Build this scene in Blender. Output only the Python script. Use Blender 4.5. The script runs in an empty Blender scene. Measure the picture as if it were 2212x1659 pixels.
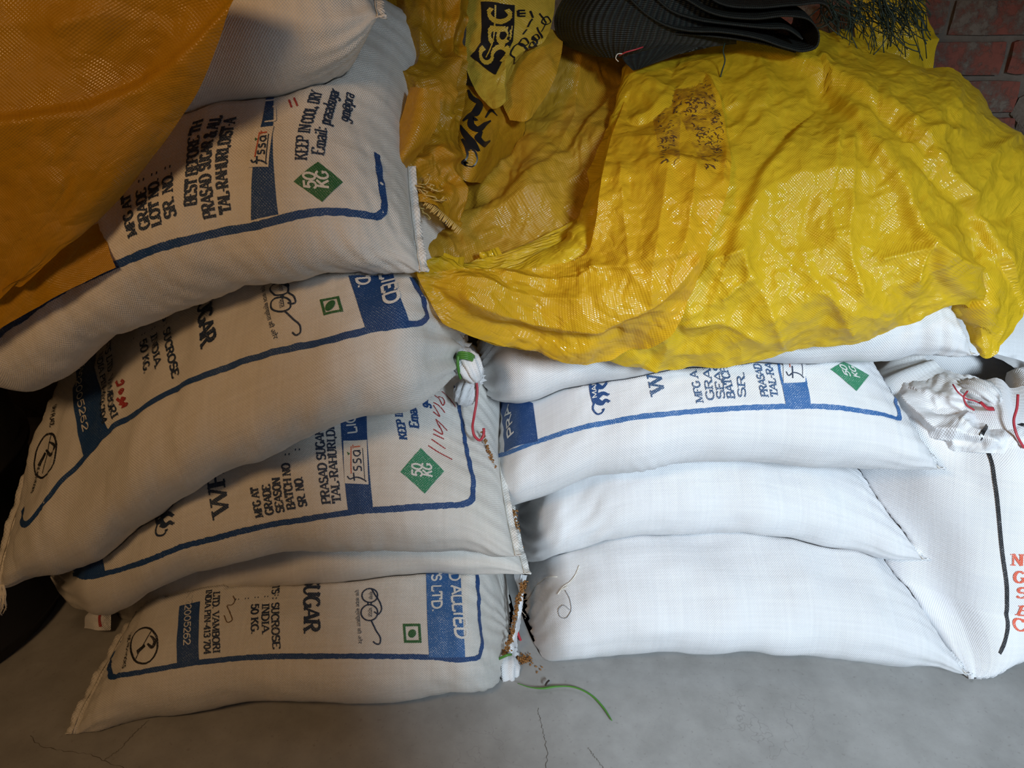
import bpy, math, random
import numpy as np
from mathutils import Vector
from mathutils.bvhtree import BVHTree

random.seed(7)
RNG = np.random.default_rng(7)
scn = bpy.context.scene
COL = scn.collection

# ------------------------------------------------------------------ camera
IMG_W, IMG_H, F_PX = 2212, 1659, 1661.0
PITCH = math.radians(27.0)
CAM = np.array([0.0, -0.95, 1.12])
cam_data = bpy.data.cameras.new('camera')
cam_data.sensor_width = 36.0
cam_data.lens = 36.0 * F_PX / IMG_W
cam_data.clip_start = 0.02
cam = bpy.data.objects.new('camera', cam_data)
COL.objects.link(cam)
cam.location = CAM
cam.rotation_euler = (math.pi / 2 - PITCH, 0, 0)
scn.camera = cam

# ------------------------------------------------------------------ world, light, exposure
world = bpy.data.worlds.new('world')
scn.world = world
world.use_nodes = True
world.node_tree.nodes['Background'].inputs[0].default_value = (0.62, 0.75, 1.0, 1)
world.node_tree.nodes['Background'].inputs[1].default_value = 0.25


def look_at(o, target):
    o.rotation_euler = (Vector(target) - o.location).to_track_quat('-Z', 'Y').to_euler()


def area(name, loc, target, sx, sy, power, color):
    d = bpy.data.lights.new(name, 'AREA')
    d.shape = 'RECTANGLE'
    d.size, d.size_y, d.energy, d.color = sx, sy, power, color
    o = bpy.data.objects.new(name, d)
    COL.objects.link(o)
    o.location = loc
    look_at(o, target)
    return o


# daylight outside, reaching in through the doorway behind the camera on the right
door = area('doorway_daylight', (1.60, -3.9, 2.70), (0.60, 0.0, 0.3), 0.75, 1.0, 285, (0.74, 0.88, 1.0))
# the room's bulb, high up on the left behind the camera
bulb = bpy.data.lights.new('bulb_light', 'POINT')
bulb.energy, bulb.color, bulb.shadow_soft_size = 28, (1.0, 0.60, 0.28), 0.16
bulb_o = bpy.data.objects.new('bulb_light', bulb)
COL.objects.link(bulb_o)
bulb_o.location = (-0.70, -1.22, 1.62)

scn.view_settings.view_transform = 'Standard'
scn.view_settings.look = 'None'
scn.view_settings.gamma = 1.0
scn.view_settings.use_curve_mapping = False
scn.view_settings.exposure = 0.0

# ------------------------------------------------------------------ projection helpers
CP, SP = math.cos(PITCH), math.sin(PITCH)
RIGHT = np.array([1.0, 0, 0])
UP = np.array([0, SP, CP])
FWD = np.array([0, CP, -SP])


def ray(px, py):
    return RIGHT * ((px - IMG_W / 2) / F_PX) + UP * ((IMG_H / 2 - py) / F_PX) + FWD


def at(px, py, Y):
    """point of the plane y = Y seen at this place of the photograph"""
    d = ray(px, py)
    return CAM + d * ((Y - CAM[1]) / d[1])


def at_z(px, py, Z):
    d = ray(px, py)
    return CAM + d * ((Z - CAM[2]) / d[2])


def project(P):
    Q = P - CAM
    dep = Q @ FWD
    return IMG_W / 2 + F_PX * (Q @ RIGHT) / dep, IMG_H / 2 - F_PX * (Q @ UP) / dep


def pchip(x, xp, yp):
    xp, yp = np.asarray(xp, float), np.asarray(yp, float)
    h = np.diff(xp)
    d = np.diff(yp) / h
    m = np.zeros_like(yp)
    for k in range(1, len(xp) - 1):
        if d[k - 1] * d[k] > 0:
            w1, w2 = 2 * h[k] + h[k - 1], h[k] + 2 * h[k - 1]
            m[k] = (w1 + w2) / (w1 / d[k - 1] + w2 / d[k])
    m[0], m[-1] = d[0], d[-1]
    i = np.clip(np.searchsorted(xp, x) - 1, 0, len(h) - 1)
    t = (x - xp[i]) / h[i]
    return ((2 * t**3 - 3 * t**2 + 1) * yp[i] + (t**3 - 2 * t**2 + t) * h[i] * m[i]
            + (-2 * t**3 + 3 * t**2) * yp[i + 1] + (t**3 - t**2) * h[i] * m[i + 1])


class Waves:
    """smooth random field: a sum of sines"""
    def __init__(self, seed, freq, n=14, spread=0.6):
        r = np.random.default_rng(seed)
        ang = r.uniform(0, 2 * math.pi, n)
        f = freq * np.exp(r.uniform(-spread, spread, n)) * 2 * math.pi
        self.kx, self.ky, self.ph = f * np.cos(ang), f * np.sin(ang), r.uniform(0, 6.28, n)
        self.n = n

    def __call__(self, x, y):
        s = 0
        for a, b, p in zip(self.kx, self.ky, self.ph):
            s = s + np.sin(a * x + b * y + p)
        return s / math.sqrt(self.n / 2)


def creases(x, y, seed, freq, n=7):
    """sharp-edged folds: triangle waves in several directions, each only in patches"""
    r = np.random.default_rng(seed)
    s = 0
    for k in range(n):
        a = r.uniform(0, math.pi)
        f = freq * math.exp(r.uniform(-0.7, 0.7))
        w = Waves(seed * 31 + k, freq * 0.5, 6)
        u = (x * math.cos(a) + y * math.sin(a)) * f + 0.35 * w(x, y) + r.uniform(0, 1)
        tri = np.abs((u % 1.0) * 2 - 1)
        mask = np.clip(Waves(seed * 17 + k, freq * 0.4, 6)(x, y) * 0.8 + 0.4, 0, 1.4)
        s = s + (tri - 0.5) * mask / f * freq
    return s / math.sqrt(n)


# ------------------------------------------------------------------ mesh helpers
def link(name, me, mat=None, parent=None):
    o = bpy.data.objects.new(name, me)
    COL.objects.link(o)
    if mat is not None and me is not None and len(me.materials) == 0:
        me.materials.append(mat)
    if parent is not None:
        o.parent = parent
    return o


def tag(o, label, cat, group=None, kind=None):
    o['label'] = label
    o['category'] = cat
    if group:
        o['group'] = group
    if kind:
        o['kind'] = kind
    return o


def structure(o):
    o['kind'] = 'structure'
    return o


def mesh(name, verts, faces, smooth=True, uv=None):
    me = bpy.data.meshes.new(name)
    me.from_pydata([tuple(v) for v in verts], [], faces)
    if smooth:
        me.polygons.foreach_set('use_smooth', np.ones(len(me.polygons), bool))
    if uv is not None:
        lay = me.uv_layers.new(name='UVMap')
        idx = np.empty(len(me.loops), np.int32)
        me.loops.foreach_get('vertex_index', idx)
        lay.data.foreach_set('uv', np.asarray(uv, np.float32)[idx].ravel())
    me.update()
    return me


def grid_mesh(name, G, UV):
    nu, nv = G.shape[:2]
    i, j = np.meshgrid(np.arange(nu - 1), np.arange(nv - 1), indexing='ij')
    a = (i * nv + j).ravel()
    q = np.stack([a, a + nv, a + nv + 1, a + 1], 1).astype(np.int32)
    me = bpy.data.meshes.new(name)
    me.vertices.add(nu * nv)
    me.vertices.foreach_set('co', G.reshape(-1).astype(np.float32))
    n = len(q)
    me.loops.add(n * 4)
    me.loops.foreach_set('vertex_index', q.ravel())
    me.polygons.add(n)
    me.polygons.foreach_set('loop_start', np.arange(0, n * 4, 4, dtype=np.int32))
    me.polygons.foreach_set('loop_total', np.full(n, 4, np.int32))
    me.polygons.foreach_set('use_smooth', np.ones(n, bool))
    me.update(calc_edges=True)
    lay = me.uv_layers.new(name='UVMap')
    lay.data.foreach_set('uv', UV.reshape(-1, 2)[q.ravel()].astype(np.float32).ravel())
    return me


def grid_normals(G):
    du = np.gradient(G, axis=0)
    dv = np.gradient(G, axis=1)
    N = np.cross(du, dv)
    L = np.linalg.norm(N, axis=2, keepdims=True)
    return N / np.maximum(L, 1e-9)


def tube(pts, radius, sides=6, closed_ends=True, radii=None, flat=1.0):
    """round (or flattened) tube along a polyline; returns verts, faces"""
    P = np.asarray(pts, float)
    n = len(P)
    Tn = np.gradient(P, axis=0)
    Tn /= np.maximum(np.linalg.norm(Tn, axis=1, keepdims=True), 1e-9)
    ref = np.array([0.0, 0, 1]) if abs(Tn[0, 2]) < 0.8 else np.array([1.0, 0, 0])
    V, Fc = [], []
    A = np.cross(Tn[0], ref)
    A /= np.linalg.norm(A)
    for k in range(n):
        A = A - Tn[k] * (A @ Tn[k])
        A /= max(np.linalg.norm(A), 1e-9)
        B = np.cross(Tn[k], A)
        r = radius if radii is None else radii[k]
        for s in range(sides):
            t = 2 * math.pi * s / sides
            V.append(P[k] + A * (r * math.cos(t)) + B * (r * flat * math.sin(t)))
    for k in range(n - 1):
        for s in range(sides):
            a, b = k * sides + s, k * sides + (s + 1) % sides
            Fc.append((a, b, b + sides, a + sides))
    if closed_ends:
        Fc.append(tuple(range(sides))[::-1])
        Fc.append(tuple(range((n - 1) * sides, n * sides)))
    return V, Fc


def smooth_path(pts, n=24):
    P = np.asarray(pts, float)
    t = np.r_[0, np.cumsum(np.linalg.norm(np.diff(P, axis=0), axis=1))]
    u = np.linspace(0, t[-1], n)
    return np.stack([catmull(u, t, P[:, k]) for k in range(P.shape[1])], 1)


def catmull(x, xp, yp):
    xp, yp = np.asarray(xp, float), np.asarray(yp, float)
    m = np.gradient(yp, xp) if len(xp) > 2 else np.full(len(xp), (yp[-1] - yp[0]) / (xp[-1] - xp[0]))
    h = np.diff(xp)
    i = np.clip(np.searchsorted(xp, x) - 1, 0, len(h) - 1)
    t = (x - xp[i]) / h[i]
    return ((2 * t**3 - 3 * t**2 + 1) * yp[i] + (t**3 - 2 * t**2 + t) * h[i] * m[i]
            + (-2 * t**3 + 3 * t**2) * yp[i + 1] + (t**3 - t**2) * h[i] * m[i + 1])


def tube_obj(name, pts, radius, mat, parent=None, n=24, sides=6, flat=1.0, radii=None):
    P = smooth_path(pts, n)
    if radii is not None:
        radii = np.interp(np.linspace(0, 1, n), np.linspace(0, 1, len(radii)), radii)
    V, Fc = tube(P, radius, sides, radii=radii, flat=flat)
    return link(name, mesh(name, V, Fc), mat, parent)


# ------------------------------------------------------------------ materials
def new_mat(name):
    m = bpy.data.materials.new(name)
    m.use_nodes = True
    nt = m.node_tree
    return m, nt, nt.nodes['Principled BSDF']


def nd(nt, typ, **kw):
    n = nt.nodes.new(typ)
    for k, v in kw.items():
        setattr(n, k, v)
    return n


def math_n(nt, op, a, b=None, clamp=False):
    n = nd(nt, 'ShaderNodeMath', operation=op, use_clamp=clamp)
    for k, v in enumerate((a, b)):
        if v is None:
            continue
        if isinstance(v, (int, float)):
            n.inputs[k].default_value = v
        else:
            nt.links.new(v, n.inputs[k])
    return n.outputs[0]


def mix_rgb(nt, fac, a, b, blend='MIX'):
    n = nd(nt, 'ShaderNodeMix', data_type='RGBA', blend_type=blend)
    for sock, v in ((n.inputs[0], fac), (n.inputs[6], a), (n.inputs[7], b)):
        if isinstance(v, (int, float)):
            sock.default_value = v
        elif isinstance(v, tuple):
            sock.default_value = (*v[:3], 1)
        else:
            nt.links.new(v, sock)
    return n.outputs[2]


def noise(nt, vec, scale, detail=3, rough=0.55, dist=0.0):
    n = nd(nt, 'ShaderNodeTexNoise')
    n.inputs['Scale'].default_value = scale
    n.inputs['Detail'].default_value = detail
    n.inputs['Roughness'].default_value = rough
    n.inputs['Distortion'].default_value = dist
    if vec is not None:
        nt.links.new(vec, n.inputs['Vector'])
    return n.outputs['Fac']


def ramp(nt, fac, stops):
    n = nd(nt, 'ShaderNodeValToRGB')
    el = n.color_ramp.elements
    while len(el) < len(stops):
        el.new(0.5)
    for e, (p, c) in zip(el, stops):
        e.position = p
        e.color = (*c, 1) if len(c) == 3 else c
    nt.links.new(fac, n.inputs[0])
    return n.outputs[0]


def uv_vec(nt):
    return nd(nt, 'ShaderNodeUVMap', uv_map='UVMap').outputs[0]


def obj_vec(nt):
    return nd(nt, 'ShaderNodeTexCoord').outputs['Object']


def bump(nt, height, strength, dist, bsdf, prev=None):
    b = nd(nt, 'ShaderNodeBump')
    b.inputs['Strength'].default_value = strength
    b.inputs['Distance'].default_value = dist
    nt.links.new(height, b.inputs['Height'])
    if prev is not None:
        nt.links.new(prev, b.inputs['Normal'])
    if bsdf is not None:
        nt.links.new(b.outputs[0], bsdf.inputs['Normal'])
    return b.outputs[0]


def weave(nt, uv, period):
    """plain weave of flat tapes: height field from fabric coordinates"""
    sep = nd(nt, 'ShaderNodeSeparateXYZ')
    nt.links.new(uv, sep.inputs[0])
    k = math.pi / period
    su = math_n(nt, 'SINE', math_n(nt, 'MULTIPLY', sep.outputs[0], k))
    sv = math_n(nt, 'SINE', math_n(nt, 'MULTIPLY', sep.outputs[1], k))
    return math_n(nt, 'MULTIPLY', su, sv), su, sv


def fabric_mat(name, c0, c1, stain=0.0, stain_col=(0.45, 0.36, 0.22), period=0.0020):
    m, nt, b = new_mat(name)
    uv = uv_vec(nt)
    w, su, sv = weave(nt, uv, period)
    mp = nd(nt, 'ShaderNodeMapping')
    mp.inputs['Scale'].default_value = (6, 160, 1)
    nt.links.new(uv, mp.inputs[0])
    n2 = noise(nt, mp.outputs[0], 1, 2)
    mp2 = nd(nt, 'ShaderNodeMapping')
    mp2.inputs['Scale'].default_value = (160, 6, 1)
    nt.links.new(uv, mp2.inputs[0])
    n3 = noise(nt, mp2.outputs[0], 1, 2)
    fac = math_n(nt, 'ADD', math_n(nt, 'MULTIPLY', n2, 0.5), math_n(nt, 'MULTIPLY', n3, 0.5))
    col = mix_rgb(nt, ramp(nt, fac, [(0.3, (0, 0, 0)), (0.7, (1, 1, 1))]), c1, c0)
    shade = math_n(nt, 'MULTIPLY', math_n(nt, 'ADD', w, 1.0), 0.5)
    col = mix_rgb(nt, math_n(nt, 'MULTIPLY', shade, 0.26), col, tuple(0.62 * x for x in c1))
    if stain > 0:
        st = ramp(nt, noise(nt, uv, 5.5, 5, 0.6), [(0.45, (0, 0, 0)), (0.75, (1, 1, 1))])
        col = mix_rgb(nt, math_n(nt, 'MULTIPLY', st, stain), col, stain_col)
    spk = ramp(nt, noise(nt, uv, 210, 2), [(0.72, (0, 0, 0)), (0.78, (1, 1, 1))])
    col = mix_rgb(nt, math_n(nt, 'MULTIPLY', spk, 0.25), col, (0.35, 0.30, 0.24))
    nt.links.new(col, b.inputs['Base Color'])
    b.inputs['Roughness'].default_value = 0.52
    b.inputs['Specular IOR Level'].default_value = 0.35
    b1 = bump(nt, w, 0.60, 0.0007, None)
    bump(nt, n2, 0.25, 0.0012, b, b1)
    return m


def ink_mat(name, col, under, wear=0.5, period=0.0020):
    """printing ink: flat colour broken up by the weave it is printed on"""
    m, nt, b = new_mat(name)
    uv = uv_vec(nt)
    w, su, sv = weave(nt, uv, period)
    n = noise(nt, uv, 420, 2)
    n2 = noise(nt, uv, 40, 3)
    f = math_n(nt, 'ADD', math_n(nt, 'MULTIPLY', w, 0.22), math_n(nt, 'ADD', math_n(nt, 'MULTIPLY', n, 0.8), math_n(nt, 'MULTIPLY', n2, 0.4)))
    fac = ramp(nt, f, [(0.86 - 0.25 * wear, (0, 0, 0)), (1.0 - 0.2 * wear, (1, 1, 1))])
    nt.links.new(mix_rgb(nt, math_n(nt, 'MULTIPLY', fac, 0.75), col, under), b.inputs['Base Color'])
    b.inputs['Roughness'].default_value = 0.5
    bump(nt, w, 0.5, 0.0007, b)
    return m


def plain_mat(name, col, rough=0.5, var=0.15, scale=30, spec=0.4):
    m, nt, b = new_mat(name)
    n = noise(nt, obj_vec(nt), scale, 4)
    c2 = tuple(x * (1 - var) for x in col)
    nt.links.new(mix_rgb(nt, n, c2, tuple(min(1, x * (1 + var)) for x in col)), b.inputs['Base Color'])
    b.inputs['Roughness'].default_value = rough
    b.inputs['Specular IOR Level'].default_value = spec
    return m


def tarp_mat(name, c0, c1, rough=0.32, trans=0.35, period=0.0021, dirt=None, bump_s=0.3, crumple=0.016):
    m, nt, b = new_mat(name)
    uv = uv_vec(nt)
    w, su, sv = weave(nt, uv, period)
    n1 = noise(nt, uv, 7, 4)
    n2 = noise(nt, uv, 60, 4, 0.6)
    col = mix_rgb(nt, n1, c0, c1)
    col = mix_rgb(nt, math_n(nt, 'MULTIPLY', ramp(nt, n2, [(0.5, (0, 0, 0)), (0.8, (1, 1, 1))]), 0.25), col, tuple(0.6 * x for x in c1))
    if dirt:
        dv = noise(nt, uv, 150, 5, 0.75)
        dz = ramp(nt, noise(nt, uv, 5, 3), [(0.55, (0, 0, 0)), (0.68, (1, 1, 1))])
        dd = math_n(nt, 'MULTIPLY', ramp(nt, dv, [(0.6, (0, 0, 0)), (0.68, (1, 1, 1))]), dz)
        col = mix_rgb(nt, math_n(nt, 'MULTIPLY', dd, 0.5), col, dirt)
    nt.links.new(col, b.inputs['Base Color'])
    b.inputs['Roughness'].default_value = rough
    b.inputs['Specular IOR Level'].default_value = 0.55
    b1 = bump(nt, w, bump_s, 0.0012, None)
    # sharp creases where the noise changes sign, at two sizes
    r1 = math_n(nt, 'ABSOLUTE', math_n(nt, 'SUBTRACT', noise(nt, uv, 8.5, 2, 0.5, 0.4), 0.5))
    r2 = math_n(nt, 'ABSOLUTE', math_n(nt, 'SUBTRACT', noise(nt, uv, 26, 2, 0.5, 0.3), 0.5))
    hgt = math_n(nt, 'ADD', r1, math_n(nt, 'MULTIPLY', r2, 0.35))
    nrm = bump(nt, hgt, 0.8, crumple, b, b1)
    rg = ramp(nt, noise(nt, uv, 11, 3), [(0.42, (rough * 0.75,) * 3), (0.6, (rough * 1.7,) * 3)])
    nt.links.new(rg, b.inputs['Roughness'])
    tr = nd(nt, 'ShaderNodeBsdfTranslucent')
    nt.links.new(col, tr.inputs[0])
    nt.links.new(nrm, tr.inputs['Normal'])
    mx = nd(nt, 'ShaderNodeMixShader')
    mx.inputs[0].default_value = trans
    nt.links.new(b.outputs[0], mx.inputs[1])
    nt.links.new(tr.outputs[0], mx.inputs[2])
    nt.links.new(mx.outputs[0], nt.nodes['Material Output'].inputs[0])
    return m


WHITE0, WHITE1 = (0.85, 0.86, 0.88), (0.75, 0.76, 0.78)
CREAM0, CREAM1 = (0.82, 0.80, 0.76), (0.71, 0.69, 0.65)
M_white = fabric_mat('white_woven_plastic', WHITE0, WHITE1, 0.10)
M_bright = fabric_mat('bright_white_woven_plastic', (0.92, 0.93, 0.95), (0.83, 0.84, 0.87), 0.06)
M_cream = fabric_mat('off_white_woven_plastic', CREAM0, CREAM1, 0.16)
M_blue = ink_mat('blue_ink', (0.010, 0.055, 0.19), (0.30, 0.38, 0.50), 0.40)
M_blue2 = ink_mat('bright_blue_ink', (0.028, 0.125, 0.35), (0.62, 0.68, 0.76), 0.55)
M_navy = ink_mat('navy_ink', (0.014, 0.032, 0.075), (0.4, 0.37, 0.32), 0.35)
M_navy2 = ink_mat('worn_navy_ink', (0.03, 0.085, 0.2), (0.75, 0.76, 0.78), 0.62)
M_green = ink_mat('green_ink', (0.025, 0.13, 0.04), (0.4, 0.42, 0.33), 0.4)
M_green2 = ink_mat('bright_green_ink', (0.03, 0.22, 0.11), (0.7, 0.75, 0.7), 0.55)
M_white_ink = ink_mat('white_print', (0.72, 0.71, 0.68), (0.3, 0.35, 0.45), 0.25)
M_red_pen = ink_mat('red_marker', (0.36, 0.03, 0.03), (0.7, 0.6, 0.55), 0.45)
M_orange = ink_mat('orange_ink', (0.55, 0.10, 0.04), (0.7, 0.6, 0.55), 0.5)
M_orange2 = ink_mat('orange_red_print', (0.75, 0.12, 0.06), (0.85, 0.8, 0.78), 0.55)
M_black = ink_mat('black_print', (0.012, 0.013, 0.016), (0.55, 0.55, 0.56), 0.4)
M_brown_pen = ink_mat('brown_pen', (0.16, 0.09, 0.035), (0.6, 0.5, 0.4), 0.4)
M_tarp = tarp_mat('lemon_yellow_tarpaulin', (0.86, 0.60, 0.030), (0.82, 0.52, 0.018), 0.16, 0.32, crumple=0.024, dirt=(0.12, 0.06, 0.015))
M_panel = tarp_mat('orange_yellow_tarpaulin', (0.82, 0.50, 0.022), (0.76, 0.43, 0.016), 0.16, 0.30, crumple=0.024)
M_amber = tarp_mat('amber_tarpaulin', (0.62, 0.33, 0.018), (0.52, 0.26, 0.012), 0.34, 0.35)
M_amber2 = tarp_mat('dull_amber_sheet', (0.62, 0.37, 0.03), (0.52, 0.29, 0.02), 0.36, 0.30, period=0.0026, bump_s=0.30)
M_printbag = tarp_mat('yellow_printed_plastic', (0.60, 0.44, 0.06), (0.52, 0.36, 0.035), 0.28, 0.2)
M_print_black = plain_mat('glossy_black_print', (0.012, 0.012, 0.014), 0.3, 0.3, 60)
M_thread = plain_mat('white_thread', (0.72, 0.68, 0.60), 0.7)
M_fray = plain_mat('frayed_yellow_tape', (0.55, 0.38, 0.12), 0.5)
M_redtie = plain_mat('red_string', (0.42, 0.035, 0.05), 0.4)
M_greentie = plain_mat('green_strap', (0.07, 0.22, 0.03), 0.4)
M_grain = plain_mat('wheat_grain', (0.26, 0.115, 0.03), 0.5, 0.5, 90)
M_rubber = plain_mat('black_rubber', (0.010, 0.011, 0.013), 0.55, 0.2)
M_stem2 = plain_mat('dried_mud', (0.07, 0.035, 0.012), 0.8)
M_stem = plain_mat('dark_straw', (0.03, 0.02, 0.015), 0.7)


def net_mat():
    m, nt, b = new_mat('black_green_shade_net')
    uv = uv_vec(nt)
    sep = nd(nt, 'ShaderNodeSeparateXYZ')
    nt.links.new(uv, sep.inputs[0])
    s1 = math_n(nt, 'SINE', math_n(nt, 'MULTIPLY', sep.outputs[1], 2 * math.pi / 0.011))
    s2 = math_n(nt, 'SINE', math_n(nt, 'MULTIPLY', sep.outputs[0], 2 * math.pi / 0.0032))
    n = noise(nt, uv, 120, 3)
    f = math_n(nt, 'ADD', math_n(nt, 'MULTIPLY', s1, 0.3), math_n(nt, 'ADD', math_n(nt, 'MULTIPLY', s2, 0.15), n))
    nt.links.new(ramp(nt, f, [(0.25, (0.003, 0.004, 0.004)), (0.6, (0.006, 0.010, 0.009)), (1.0, (0.018, 0.027, 0.024))]), b.inputs['Base Color'])
    b.inputs['Roughness'].default_value = 0.62
    h = math_n(nt, 'ADD', s1, math_n(nt, 'MULTIPLY', s2, 0.5))
    bump(nt, h, 0.7, 0.0015, b)
    return m


M_net = net_mat()
M_strand = plain_mat('green_black_strand', (0.022, 0.04, 0.03), 0.5, 0.5, 80)


def concrete_mat():
    m, nt, b = new_mat('worn_concrete')
    o = obj_vec(nt)
    n1 = noise(nt, o, 2.3, 6, 0.6)
    n2 = noise(nt, o, 14, 6, 0.65)
    n3 = noise(nt, o, 120, 3)
    col = ramp(nt, n1, [(0.3, (0.25, 0.25, 0.245)), (0.7, (0.39, 0.395, 0.39))])
    col = mix_rgb(nt, 0.5, col, ramp(nt, n2, [(0.3, (0.23, 0.23, 0.22)), (0.72, (0.42, 0.42, 0.415))]))
    col = mix_rgb(nt, math_n(nt, 'MULTIPLY', ramp(nt, n3, [(0.62, (0, 0, 0)), (0.74, (1, 1, 1))]), 0.35), col, (0.14, 0.13, 0.115))
    v = nd(nt, 'ShaderNodeTexVoronoi', feature='DISTANCE_TO_EDGE')
    v.inputs['Scale'].default_value = 3.1
    wv = nd(nt, 'ShaderNodeVectorMath', operation='ADD')
    nz = nd(nt, 'ShaderNodeTexNoise')
    nz.inputs['Scale'].default_value = 5
    nz.inputs['Detail'].default_value = 5
    nt.links.new(o, nz.inputs['Vector'])
    nt.links.new(o, wv.inputs[0])
    nt.links.new(nz.outputs['Color'], wv.inputs[1])
    nt.links.new(wv.outputs[0], v.inputs['Vector'])
    crack = ramp(nt, v.outputs['Distance'], [(0.0, (1, 1, 1)), (0.006, (0, 0, 0))])
    cm = math_n(nt, 'MULTIPLY', crack, ramp(nt, noise(nt, o, 3.5, 2), [(0.5, (0, 0, 0)), (0.65, (1, 1, 1))]))
    col = mix_rgb(nt, math_n(nt, 'MULTIPLY', cm, 0.5), col, (0.16, 0.155, 0.15))
    nt.links.new(col, b.inputs['Base Color'])
    b.inputs['Roughness'].default_value = 0.6
    bump(nt, n2, 0.15, 0.003, b)
    return m


def brick_mat():
    m, nt, b = new_mat('old_red_brick')
    g = nd(nt, 'ShaderNodeNewGeometry').outputs['Position']
    n1 = noise(nt, g, 11, 6, 0.7)
    n2 = noise(nt, g, 60, 5, 0.7)
    col = mix_rgb(nt, n2, (0.16, 0.045, 0.03), (0.27, 0.085, 0.06))
    cem = ramp(nt, math_n(nt, 'ADD', math_n(nt, 'MULTIPLY', n1, 0.8), math_n(nt, 'MULTIPLY', n2, 0.25)), [(0.47, (0, 0, 0)), (0.58, (1, 1, 1))])
    col = mix_rgb(nt, cem, col, mix_rgb(nt, n2, (0.09, 0.07, 0.055), (0.22, 0.18, 0.145)))
    nt.links.new(col, b.inputs['Base Color'])
    b.inputs['Roughness'].default_value = 0.9
    bump(nt, math_n(nt, 'ADD', n2, cem), 0.8, 0.006, b)
    return m


def mortar_mat():
    m, nt, b = new_mat('rough_mortar')
    g = nd(nt, 'ShaderNodeNewGeometry').outputs['Position']
    n1 = noise(nt, g, 9, 6, 0.7)
    n2 = noise(nt, g, 70, 6, 0.75)
    col = mix_rgb(nt, n1, mix_rgb(nt, n2, (0.10, 0.083, 0.067), (0.21, 0.175, 0.14)), mix_rgb(nt, n2, (0.20, 0.17, 0.14), (0.36, 0.315, 0.27)))
    nt.links.new(col, b.inputs['Base Color'])
    b.inputs['Roughness'].default_value = 0.95
    bump(nt, math_n(nt, 'ADD', n1, n2), 1.0, 0.01, b)
    return m


M_concrete, M_brick, M_mortar = concrete_mat(), brick_mat(), mortar_mat()
M_darkwall = plain_mat('dark_plaster', (0.07, 0.055, 0.045), 0.9, 0.3, 6)


# ------------------------------------------------------------------ room
def box_mesh(name, lo, hi):
    x0, y0, z0 = lo
    x1, y1, z1 = hi
    V = [(x0, y0, z0), (x1, y0, z0), (x1, y1, z0), (x0, y1, z0), (x0, y0, z1), (x1, y0, z1), (x1, y1, z1), (x0, y1, z1)]
    Fc = [(3, 2, 1, 0), (4, 5, 6, 7), (0, 1, 5, 4), (1, 2, 6, 5), (2, 3, 7, 6), (3, 0, 4, 7)]
    return mesh(name, V, Fc, smooth=False)


WALL_Y = 1.02
floor = structure(link('floor', box_mesh('floor', (-2.4, -4.6, -0.1), (2.6, 1.2, 0.0)), M_concrete))
wall_back = structure(link('wall_back', box_mesh('wall_back', (-2.4, WALL_Y + 0.012, 0), (2.6, 1.2, 2.7)), M_mortar))
structure(link('wall_left', box_mesh('wall_left', (-2.5, -1.55, 0), (-2.4, 1.2, 2.7)), M_darkwall))
structure(link('wall_front', box_mesh('wall_front', (-2.4, -1.55, 0), (0.535, -1.40, 2.7)), M_darkwall))  # unseen wall; its door edge is placed to cut daylight off the left stack
structure(link('trim_1', box_mesh('trim_1', (1.80, -1.55, 0), (2.5, -1.40, 2.7)), M_darkwall))
structure(link('lintel_light_block', box_mesh('lintel_light_block', (0.535, -1.55, 1.74), (1.80, -1.40, 2.7)), M_darkwall))  # unseen lintel, added low to block daylight from the top of the piles
structure(link('ceiling', box_mesh('ceiling', (-2.5, -1.55, 2.7), (2.6, 1.2, 2.8)), M_darkwall))
structure(link('wall_right', box_mesh('wall_right', (2.5, -1.55, 0), (2.6, 1.2, 2.7)), M_darkwall))


def brick_mesh(seed, L, H, D):
    """weathered brick: subdivided front face, knocked corners"""
    r = np.random.default_rng(seed)
    nx, nz = 5, 2
    V, Fc = [], []
    for i in range(nx + 1):
        for j in range(nz + 1):
            x, z = -L / 2 + L * i / nx, -H / 2 + H * j / nz
            edge = (i in (0, nx)) + (j in (0, nz))
            if edge:
                x *= 1 - 0.012 * edge * r.uniform(0.3, 1.6)
                z *= 1 - 0.05 * edge * r.uniform(0.2, 1.4)
            y = -D / 2 + r.uniform(-0.0025, 0.0025) + 0.004 * edge * r.uniform(0.4, 1.5)
            V.append((x, y, z))
    for i in range(nx):
        for j in range(nz):
            a = i * (nz + 1) + j
            Fc.append((a, a + nz + 1, a + nz + 2, a + 1))
    n0 = len(V)
    ring = [(i, 0) for i in range(nx + 1)] + [(nx, j) for j in range(1, nz + 1)] + [(i, nz) for i in range(nx - 1, -1, -1)] + [(0, j) for j in range(nz - 1, 0, -1)]
    for (i, j) in ring:
        x, y, z = V[i * (nz + 1) + j]
        V.append((x, D / 2, z))
    m = len(ring)
    for k in range(m):
        a = ring[k][0] * (nz + 1) + ring[k][1]
        b = ring[(k + 1) % m][0] * (nz + 1) + ring[(k + 1) % m][1]
        Fc.append((b, a, n0 + k, n0 + (k + 1) % m))
    return mesh('brick', V, Fc, smooth=False)


BL, BH = 0.215, 0.075
brick_kinds = [brick_mesh(s, BL, BH, 0.05) for s in range(6)]
for me in brick_kinds:
    me.materials.append(M_brick)
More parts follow.
